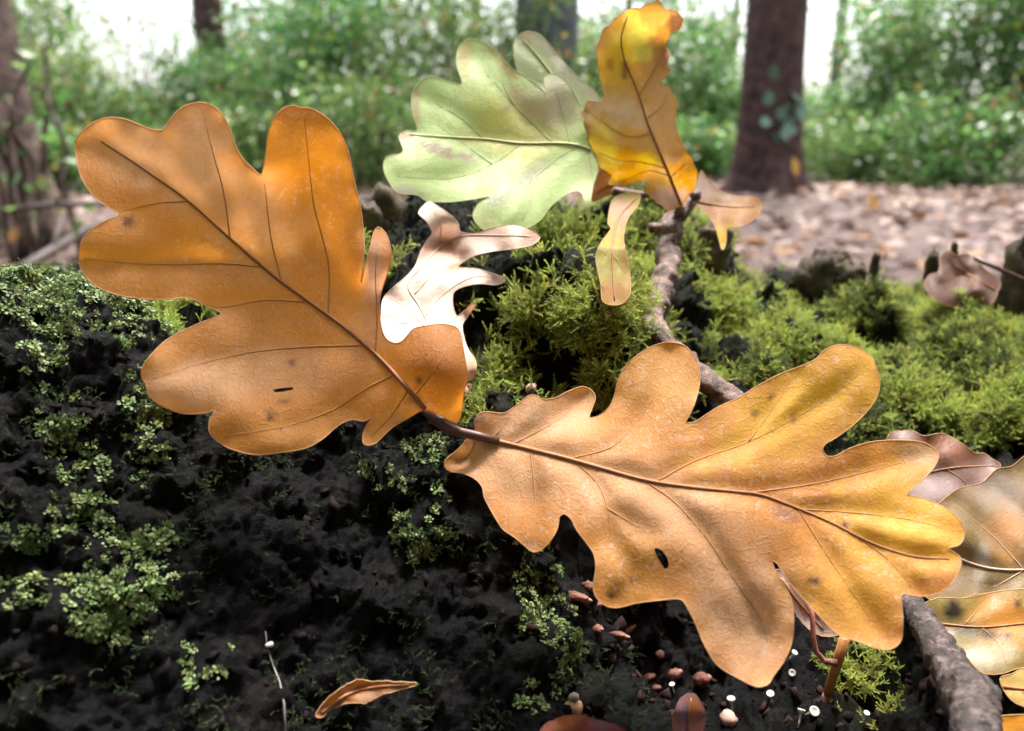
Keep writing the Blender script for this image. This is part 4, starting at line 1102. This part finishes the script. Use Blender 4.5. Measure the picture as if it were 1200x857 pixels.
stalk('leaf_stalk', 'thin reddish curved leaf stalk hanging below the slit of the amber leaf', 'leaf stalk', [P(948, 705, .182), P(952, 722, .181), P(953, 745, .18), P(956, 763, .18), P(966, 775, .18), P(978, 777, .18)], [.0006, .0006, .00055, .00055, .0006, .0008], M_RED, 'tip', ([P(966, 775, .18), P(980, 777, .18)], [.00075, .0009]), M_PINK)
hs_ = hit(970, 815)[2]
stalk('dry_stalk', 'flat orange brown stalk standing beside the green moss tuft in the hollow', 'stalk', [P(968, 825, hs_ + .001), P(974, 800, hs_ - .003), P(982, 775, .183), P(990, 748, .182)], [.0012, .0011, .0012, .0012], simple('orange_stalk', (.26, .11, .035), (.38, .18, .06), 500, .5, .2, .0003), 'husk', ([P(966, 832, hs_ + .001), P(970, 815, hs_ - .001)], [.0016, .0012]), M_HUSK)

# ------------------------------------------------------------------ forest floor
def ground_mat():
    k = NT('forest_floor')
    tc = k.n('ShaderNodeTexCoord').outputs['Object']
    a = k.noise(tc, 9, 6, .65); b = k.noise(tc, 60, 5, .6)
    c = k.ramp(a.outputs[0], [(.3, (.03, .018, .014)), (.55, (.085, .05, .04)), (.75, (.16, .10, .08))]).outputs[0]
    c = k.mix(b.outputs[0], k.mix(1.0, c, (.5, .5, .5), 'MULTIPLY'), k.mix(1.0, c, (1.6, 1.5, 1.5), 'MULTIPLY'))
    k.l(c, k.b.inputs['Base Color']); k.b.inputs['Roughness'].default_value = .8
    k.l(k.bump(b.outputs[0], .6, .02), k.b.inputs['Normal'])
    return k.m
rings = [0, .5, 1, 1.5, 2, 2.5, 3, 3.6, 4.3, 5, 6, 7, 8.5, 10, 13, 17, 25, 40, 80, 160, 400, 900]
gv, gf = [(0, 0, 0)], []
NS = 64
for r in rings[1:]:
    for s in range(NS):
        a = 2 * math.pi * s / NS
        gv.append((r * math.cos(a), r * math.sin(a), 0))
gv = np.array(gv, float)
gd = np.hypot(gv[:, 0], gv[:, 1])
def ground_z(x, y):
    p = np.stack([np.asarray(x, float), np.asarray(y, float), np.zeros(len(x))], 1)
    r = np.hypot(p[:, 0], p[:, 1])
    return (.05 * pnoise(p / 1.7) + .02 * pnoise(p / .6)) * np.clip((r - .8) / 2, 0, 1) * np.clip((60 - r) / 30, 0, 1)
gv[:, 2] = ground_z(gv[:, 0], gv[:, 1])
for s in range(NS): gf.append((0, 1 + s, 1 + (s + 1) % NS))
for i in range(len(rings) - 2):
    for s in range(NS):
        a = 1 + i * NS + s; b = 1 + i * NS + (s + 1) % NS
        gf.append((a, a + NS, b + NS, b))
ground = link('ground', mesh('ground', gv, gf), ground_mat())
tag(ground, 'brown forest floor under the leaf litter', None, None, 'structure')

# leaf litter: a few shapes, many fallen leaves
def litter_shape(seed, lobed):
    rng = random.Random(seed)
    n = 13
    V, F = [], []
    curl = rng.uniform(-.5, .9); tw = rng.uniform(-.5, .5)
    for i in range(n):
        t = i / (n - 1)
        w = .30 * math.sin(math.pi * min(1, t * 1.02 + .03)) ** .8
        if lobed: w *= 1 + .42 * math.cos(t * math.pi * 7 + 2)
        w = max(w, .008)
        x = t - .5
        for s in (-1, -.5, 0, .5, 1):
            y = s * w
            z = curl * .35 * (x * x) + .4 * abs(curl) * y * y * 3 + tw * x * y + rng.uniform(-.012, .012) + .05 * abs(s) * rng.uniform(0, .6)
            V.append((x, y, z))
    for i in range(n - 1):
        for s in range(4):
            a = i * 5 + s
            F.append((a, a + 1, a + 6, a + 5))
    V = np.array(V); V[:, 2] -= V[:, 2].min()
    return V, np.array(F)
LIT_COL = [((.30, .19, .15), (.44, .30, .25)), ((.42, .31, .27), (.58, .46, .41)), ((.13, .065, .05), (.24, .13, .10)), ((.36, .17, .07), (.48, .25, .11)), ((.18, .11, .11), (.30, .20, .20)), ((.52, .44, .40), (.66, .58, .54))]
LIT_COL = [(tuple(f_ * q for f_, q in zip((.54, .50, .46), a)), tuple(f_ * q for f_, q in zip((.6, .55, .5), b))) for a, b in LIT_COL]
LIT_MAT = [simple('litter_leaf', a, b, 40, .55, .3, .003, transl=.15, obj_rand=.4) for a, b in LIT_COL]
LIT_P = [.3, .24, .2, .08, .12, .06]
LIT_WORD = ['tan', 'pale pinkish', 'dark brown', 'orange brown', 'purplish brown', 'cream']
shapes = [litter_shape(s, s % 2 == 0) for s in range(8)]
lit_mesh = {}
cand = []
while len(cand) < 7400:
    d = RNG.uniform(1.0, 7.5) ** 1.0
    px = RNG.uniform(-700, 1900)
    x, y = (px - 600) / FPX * d, d * 1.02
    if RNG.random() < min(1, d / 5): cand.append((x, y, d, px))
for k_ in range(900): cand.append((RNG.uniform(-1.5, 1.9), RNG.uniform(-1, 1.4), 99, 0))
cand = [c_ for c_ in cand if not (abs(c_[0] - .05) < .42 and abs(c_[1] - .3) < .38)]
cx = np.array([c_[0] for c_ in cand]); cy = np.array([c_[1] for c_ in cand]); cz = ground_z(cx, cy)
vis = [i for i, c_ in enumerate(cand) if c_[2] < 6 and (820 < c_[3] < 1215) and c_[2] > 1.5] + [i for i, c_ in enumerate(cand) if c_[2] < 4 and c_[3] < 100]
vis = sorted(vis, key=lambda i: cand[i][2])[:300]
visset = set(vis)
SV, SF, SM = [], [], []
nb = 0
for i, c_ in enumerate(cand):
    s = RNG.integers(0, 8); m = RNG.choice(6, p=LIT_P)
    size = RNG.uniform(.05, .10)
    rz = RNG.uniform(0, 6.28); rx, ry = RNG.normal(0, .28, 2)
    V, F = shapes[s]
    R = Matrix.Rotation(rz, 3, 'Z') @ Matrix.Rotation(rx, 3, 'X') @ Matrix.Rotation(ry, 3, 'Y')
    loc = Vector((cx[i], cy[i], cz[i] + RNG.uniform(.004, .02)))
    if i in visset:
        key = (int(s), int(m))
        if key not in lit_mesh:
            me = mesh('fallen_leaf', V, F); me.materials.append(LIT_MAT[m])
            me.polygons.foreach_set('use_smooth', np.ones(len(me.polygons), dtype=bool))
            lit_mesh[key] = me
        o = bpy.data.objects.new('fallen_leaf', lit_mesh[key]); COL.objects.link(o)
        o.location = loc; o.rotation_euler = R.to_euler(); o.scale = (size,) * 3
        tag(o, LIT_WORD[m] + ' fallen leaf lying in the litter on the forest floor', 'fallen leaf', LIT_WORD[m] + ' leaves of the forest floor litter')
    else:
        SV.append((V * size) @ np.array(R).T + np.array(loc)); SF.append(F + nb); SM.append(np.full(len(F), m)); nb += len(V)
me = fast_mesh('leaf_litter', np.vstack(SV), np.vstack(SF))
for m in LIT_MAT: me.materials.append(m)
me.polygons.foreach_set('material_index', np.concatenate(SM).astype(np.int32))
tag(link('leaf_litter', me, None), 'carpet of brown and pinkish fallen leaves on the forest floor', 'leaf litter', None, 'stuff')

# ------------------------------------------------------------------ trees and shrubs behind
M_BARK = simple('tree_bark', (.012, .007, .007), (.11, .062, .055), 16, .85, .8, .02)
M_BARK2 = simple('pale_bark', (.02, .014, .012), (.17, .115, .095), 13, .85, .8, .02)
M_BARK3 = simple('grey_bark', (.05, .055, .06), (.12, .12, .12), 9, .85, .8, .02)
M_FOL = attr_mat('shrub_foliage', 'pig', .38, .5, transl=.5, vary=.1)
def gz1(x, y): return float(ground_z(np.array([x]), np.array([y]))[0])
def at(px, d):
    """point on the ground in the direction of picture column px, d metres away"""
    r = ray(px, 200)
    x, y = r[0] * d, d * r[1]
    return x, y, gz1(x, y)
def leaf_cloud(centers, per, spread, size, cols, rng):
    """many small folded leaves round the given twig points"""
    n = len(centers) * per
    c = np.repeat(centers, per, 0) + rng.normal(size=(n, 3)) * spread
    d = rng.normal(size=(n, 3)); d[:, 2] -= .3; d /= np.linalg.norm(d, axis=1)[:, None]
    up = rng.normal(size=(n, 3)) * .6 + np.array([0, 0, 1.0])
    w = np.cross(d, up); w /= np.linalg.norm(w, axis=1)[:, None] + 1e-9
    nn = np.cross(w, d)
    L = rng.uniform(size * .6, size * 1.3, n)[:, None]
    W = L * rng.uniform(.25, .36, n)[:, None]
    V = np.stack([c, c + d * L * .5 + w * W - nn * L * .08, c + d * L, c + d * L * .5 - w * W - nn * L * .08], 1).reshape(-1, 3)
    i = np.arange(n)[:, None] * 4
    F = np.vstack([np.hstack([i, i + 1, i + 2]), np.hstack([i, i + 2, i + 3])])
    ci = rng.choice(len(cols), n, p=[a for a, _ in cols])
    C = np.array([b for _, b in cols])[ci] * rng.uniform(.65, 1.3, n)[:, None]
    return V, F, np.repeat(C, 4, 0)
FOL_COLS = [(.40, (.07, .15, .035)), (.34, (.11, .22, .055)), (.18, (.18, .29, .085)), (.05, (.22, .21, .04)), (.03, (.25, .13, .05))]
def foliage(name, V, F, C, parent):
    me = fast_mesh(name, V, F)
    color_attr(me, 'pig', C)
    return link(name, me, M_FOL, parent, False)
def shrub(px, d, top_py, wpx, dens, seed, leaf=.055, per=14):
    rng = np.random.default_rng(seed)
    x, y, z = at(px, d)
    top = P(px, top_py, d)[2] - z
    top = max(top, .35)
    w = wpx * d / FPX
    e = empty('shrub', (x, y, z))
    tag(e, 'leafy green woodland shrub out of focus behind the stump', 'shrub', 'green shrubs blurred behind the stump')
    cen = []
    sv, sf = [], []
    for s in range(7):
        a = rng.uniform(0, 6.28); sp = rng.uniform(.2, 1) * w * .5
        b = np.array([x + rng.normal() * .05, y + rng.normal() * .05, z - .03])
        t = np.array([x + math.cos(a) * sp, y + math.sin(a) * sp * 1.2, z + top * rng.uniform(.7, 1.0)])
        pts = [b + (t - b) * q + np.array([0, 0, .12 * top * math.sin(q * 3.1)]) + rng.normal(size=3) * .03 * q for q in np.linspace(0, 1, 7)]
        v, f = tube(pts, np.linspace(.014, .004, 7), 6)
        o = len(sv); sv += v; sf += [tuple(i + o for i in ff) for ff in f]
        for q in pts[1:]:
            for _ in range(dens):
                cen.append(q + rng.normal(size=3) * np.array([w * .22, w * .22, top * .13]))
    for _ in range(dens * 60):
        q = rng.uniform(0, 1)
        cen.append(np.array([x, y, z]) + np.array([rng.uniform(-.55, .55) * w, rng.uniform(-.5, .5) * w, top * q ** .8]))
    cen = np.array(cen); cen[:, 2] = np.maximum(cen[:, 2], z + .03)
    cen = cen[cen[:, 2] < z + top * 1.06]
    V, F, C = leaf_cloud(cen, per, .08, leaf, FOL_COLS, rng)
    foliage('foliage', V, F, C, e)
    link('stem', mesh('stem', sv, sf), M_BARK2, e)
    return e
LANDMARKS = [(-18, 'mottled brown trunk'), (170, 'bright gap by the thin dark trunk'), (262, 'thin dark trunk'), (425, 'slim brownish stem'), (640, 'broad grey trunk'), (760, 'upright yellow leaf'), (896, 'ivy clad trunk'), (968, 'slim grey stem'), (1160, 'slim dark stem')]
SHRUBS = [(-40, 6.5, 40, 150, 3), (70, 7.5, 70, 120, 3), (130, 9.0, 105, 110, 3), (190, 8.2, 122, 120, 3), (255, 8.4, 70, 90, 3), (320, 8.0, 62, 110, 3), (385, 7.0, -10, 130, 4), (450, 7.6, -40, 150, 3), (520, 8.0, -50, 150, 3), (585, 7.4, 10, 130, 3),
          (655, 8.4, 40, 110, 3), (720, 8.0, 55, 100, 3), (785, 8.6, 35, 100, 3), (840, 9.2, 95, 80, 3), (960, 8.6, 110, 100, 3), (1035, 7.6, 20, 120, 4), (1095, 7.0, -30, 130, 3), (1160, 6.8, -40, 150, 3), (1240, 6.5, -40, 160, 4),
          (1000, 6.6, 150, 110, 2), (1110, 6.0, 120, 130, 2), (560, 6.0, 120, 130, 2), (430, 5.6, 100, 130, 2), (300, 6.4, 130, 140, 2), (170, 5.4, 185, 100, 2), (720, 6.2, 115, 120, 2), (810, 6.9, 150, 80, 2), (60, 5.6, 190, 70, 2),
          (480, 12, -80, 240, 2), (1090, 12, -80, 240, 2), (350, 13, 40, 200, 3), (760, 13, 25, 160, 3), (40, 13, 10, 160, 3),
          (60, 10, -40, 100, 1), (330, 10, -60, 130, 2), (740, 10, -50, 90, 1), (770, 9.6, -50, 160, 2), (830, 10.4, -50, 70, 1), (1020, 10.2, -50, 90, 1), (40, 9.6, -50, 130, 2), (280, 9.4, 20, 120, 2)]
seen_lab = {}
for i, s in enumerate(SHRUBS):
    sh = shrub(*s, 100 + i, leaf=.055 + .0035 * max(0, s[1] - 6))
    lm = min(LANDMARKS, key=lambda q: abs(q[0] - s[0]))[1]
    size = 'low' if s[2] > 125 else ('tall' if s[2] < 30 else 'bushy')
    rel = 'far behind' if s[1] > 10 else ('in front of' if s[1] < 6.6 else 'beside')
    if seen_lab.setdefault((size, rel, lm), s) is not s: rel = {'beside': 'just behind', 'in front of': 'close in front of'}.get(rel, rel)
    sh['label'] = '%s green woodland shrub %s the %s' % (size, rel, lm)

thin = shrub(165, 10, -40, 150, 1, 778, .075, 5)
thin['label'] = 'thin airy green shrub standing in the bright gap by the thin dark trunk'
sap = shrub(42, 2.45, 40, 120, 1, 777, .05, 1)
sap['label'] = 'sparse green sapling with few leaves in front of the mottled brown trunk'
def tree(name, label, px, d, diam, height, mat, seed, crown=True, lean=0.0, roots=True, group=None, extra_px=0, crown_lo=.35, leaves=10):
    rng = np.random.default_rng(seed)
    x, y, z = at(px, d)
    e = empty(name, (x, y, z))
    tag(e, label, 'tree', group)
    r = diam / 2
    hs = [-.08, 0, .05, .12, .25, .45, .8, 1.3, 2, 3, 4.5, height * .75, height]
    n = 28
    vs, fs = [], []
    for h in hs:
        fl = 1 + (.38 * math.exp(-max(h, 0) / .14) if roots else 0)
        tp = max(.12, 1 - .75 * max(h, 0) / height)
        for q in range(n):
            a = 2 * math.pi * q / n
            lob = 1 + (.22 * math.exp(-max(h, 0) / .3) * math.sin(5 * a + seed) if roots else 0) + .05 * math.sin(3 * a + h * 2 + seed)
            vs.append((x + r * fl * tp * lob * math.cos(a) + lean * max(h, 0), y + r * fl * tp * lob * math.sin(a), z + h))
    for i in range(len(hs) - 1):
        for q in range(n):
            fs.append((i * n + q, i * n + (q + 1) % n, (i + 1) * n + (q + 1) % n, (i + 1) * n + q))
    link('trunk', mesh('trunk', vs, fs), mat, e)
    if crown:
        cen = []
        for b in range(leaves):
            h = height * rng.uniform(crown_lo, .95)
            a = rng.uniform(0, 6.28); L = height * rng.uniform(.16, .3)
            p0 = np.array([x + lean * h, y, z + h]); p1 = p0 + np.array([math.cos(a) * L, math.sin(a) * L, L * rng.uniform(-.1, .5)])
            pts = [p0 + (p1 - p0) * q + rng.normal(size=3) * .06 for q in np.linspace(0, 1, 6)]
            v, f = tube(pts, np.linspace(r * .28, .01, 6), 7)
            link('limb', mesh('limb', v, f), mat, e)
            for q in pts[2:]:
                for _ in range(7): cen.append(q + rng.normal(size=3) * height * .05)
        V, F, C = leaf_cloud(np.array(cen), 7, .22, .10, FOL_COLS, rng)
        foliage('crown', V, F, C, e)
    return e
tree('broad_tree', 'dark brown tree trunk with ivy leaves rising from the leaf litter', 896, 5.3, .40, 13, M_BARK, 3)
tree('broad_tree', 'mottled brown tree trunk with mossy foot beside lying dead branches', -34, 2.75, .40, 12, M_BARK2, 5)
tree('broad_tree', 'thin dark tree trunk standing against the white sky above the upright leaf', 262, 9.0, .34, 14, M_BARK, 6)
tree('broad_tree', 'broad grey tree trunk behind the green oak leaf', 640, 7.6, .62, 15, M_BARK3, 8)
tree('slim_tree', 'slim grey stem in the bright gap beside the ivy clad trunk', 968, 12.5, .20, 9, M_BARK3, 9, roots=False)
tree('slim_tree', 'slim brownish stem among shrubs between the orange and green leaves', 425, 9.8, .22, 10, M_BARK2, 10, roots=False)
tree('slim_tree', 'slim dark stem among tall shrubs over the far litter', 1160, 11, .26, 10, M_BARK, 12, roots=False)
# wood all round, beyond the frame and far behind
far = [(40, 24), (380, 27), (560, 22), (730, 26), (1050, 23), (1180, 28), (20, 30), (850, 32), (470, 34)]
for i, (px, d) in enumerate(far):
    tree('far_tree', 'far woodland tree whose low boughs close the bright background', px, d, .35, 13, M_BARK2, 40 + i, group='far trees', crown_lo=.15, leaves=12)
# ivy on the trunk
iv = empty('ivy', at(896, 5.08))
tag(iv, 'bluish green ivy leaves climbing the dark brown trunk', 'ivy')
rngi = np.random.default_rng(77)
M_IVY = simple('ivy_leaf', (.05, .12, .07), (.12, .22, .15), 30, .3, .2, .003, spec=.6, transl=.2)
ivy_v = [(0, 0, 0), (.25, .5, .03), (.1, .55, .0), (.35, 1.0, .02), (0, .8, -.05), (0, 1.25, .0), (-.35, 1.0, .02), (-.1, .55, 0), (-.25, .5, .03), (.5, .35, .0), (-.5, .35, .0)]
ivy_f = [(0, 9, 3, 4), (0, 4, 6, 10), (4, 3, 5), (4, 5, 6)]
ivy_me = mesh('leaf', ivy_v, ivy_f); ivy_me.materials.append(M_IVY)
ivpts = [P(905, 215, 5.08), P(915, 180, 5.09), P(908, 140, 5.09), P(918, 105, 5.10), P(912, 60, 5.1), P(920, -40, 5.12)]
v, f = tube(ivpts, [.008] * 6, 6)
link('stem', mesh('stem', v, f), M_BARK2, iv)
for (px, py) in ((905, 95), (912, 100), (922, 128), (930, 132), (918, 142), (928, 146), (938, 140), (912, 168), (920, 165), (936, 120), (900, 125), (906, 70), (925, 60), (915, 30), (930, 160), (898, 150)):
    o = bpy.data.objects.new('leaf', ivy_me); COL.objects.link(o); o.parent = iv
    o.location = Vector(P(px, py, 4.98)) - iv.location
    o.rotation_euler = (1.2 + rngi.normal() * .3, rngi.normal() * .4, rngi.normal() * .9)
    o.scale = (rngi.uniform(.07, .1),) * 3
# dead branches by the left trunk
def branch(pts, rr, label, seed):
    e = empty('fallen_branch', tuple(pts[0]))
    tag(e, label, 'branch')
    v, f = tube(pts, rr, 8, .1, seed); link('bark', mesh('bark', v, f), M_STICK, e)
    mid = Vector(pts[1]); d = (Vector(pts[2]) - Vector(pts[0])).normalized()
    v, f = tube([mid, mid + d * .06 + Vector((0, 0, .04)), mid + d * .11 + Vector((0, .02, .09))], [rr[1] * .6, rr[1] * .45, rr[1] * .25], 6); link('side_twig', mesh('side_twig', v, f), M_STICK, e)
branch([P(5, 247, 2.3), P(60, 240, 2.35), P(125, 238, 2.45), P(165, 232, 2.6)], [.008, .009, .010, .010], 'thin grey dead branch leaning against the mottled trunk', 2)
branch([P(25, 315, 2.0), P(62, 293, 2.2), P(100, 270, 2.5), P(130, 258, 2.7)], [.014, .014, .013, .011], 'thicker pale dead branch lying at the foot of the mottled trunk', 3)
# three bright leaves caught upright among the far litter
for px, py, d, nm in ((931, 196, 4.9, 'yellowish upright leaf at the foot of the dark trunk'), (1022, 240, 3.9, 'orange leaf standing up in the middle of the far litter'), (1160, 155, 6.0, 'orange leaf caught in the shrub over the far litter')):
    V, F = shapes[1]
    me = mesh('fallen_leaf', V, F); me.materials.append(simple('bright_leaf', (.5, .26, .05), (.62, .36, .1), 30, .5, .2, .002, transl=.3))
    o = bpy.data.objects.new('fallen_leaf', me); COL.objects.link(o)
    o.location = Vector(P(px, py, d)); o.rotation_euler = (1.3, 1.2, .3); o.scale = (.12 if d < 5 else .1,) * 3
    tag(o, nm, 'leaf')

# unseen leaf mass added behind and above the viewpoint to shade the stump's front
rngt = np.random.default_rng(303)
th = rngt.uniform(math.radians(165), math.radians(375), 5200)
rr_ = rngt.uniform(1.9, 4.2, 5200); zz_ = rngt.uniform(.05, 3.4, 5200)
cen = np.stack([rr_ * np.cos(th), rr_ * np.sin(th) - .1, zz_], 1)
th = rngt.uniform(math.radians(180), math.radians(360), 2600); r2_ = rngt.uniform(.2, 3.8, 2600)
cen = np.vstack([cen, np.stack([r2_ * np.cos(th), r2_ * np.sin(th) - .25, rngt.uniform(3.0, 4.2, 2600)], 1)])
for a0, a1 in ((2, 53), (127, 178)):     # and to either side of the view
    th = rngt.uniform(math.radians(a0), math.radians(a1), 2400); r3_ = rngt.uniform(6.2, 9.5, 2400)
    hh_ = 1.6 + .9 * np.sin(th * 17) + .5 * np.sin(th * 31)
    cen = np.vstack([cen, np.stack([r3_ * np.cos(th), r3_ * np.sin(th), rngt.uniform(.03, 1, 2400) ** .8 * hh_], 1)])
V, F, C = leaf_cloud(cen, 9, .16, .11, FOL_COLS, rngt)
shade_thicket = foliage('shade_thicket', V, F, C, None)
tag(shade_thicket, 'dense green leaf mass added unseen to shade the stump, with undergrowth either side of the view', 'shade_thicket', None, 'stuff')
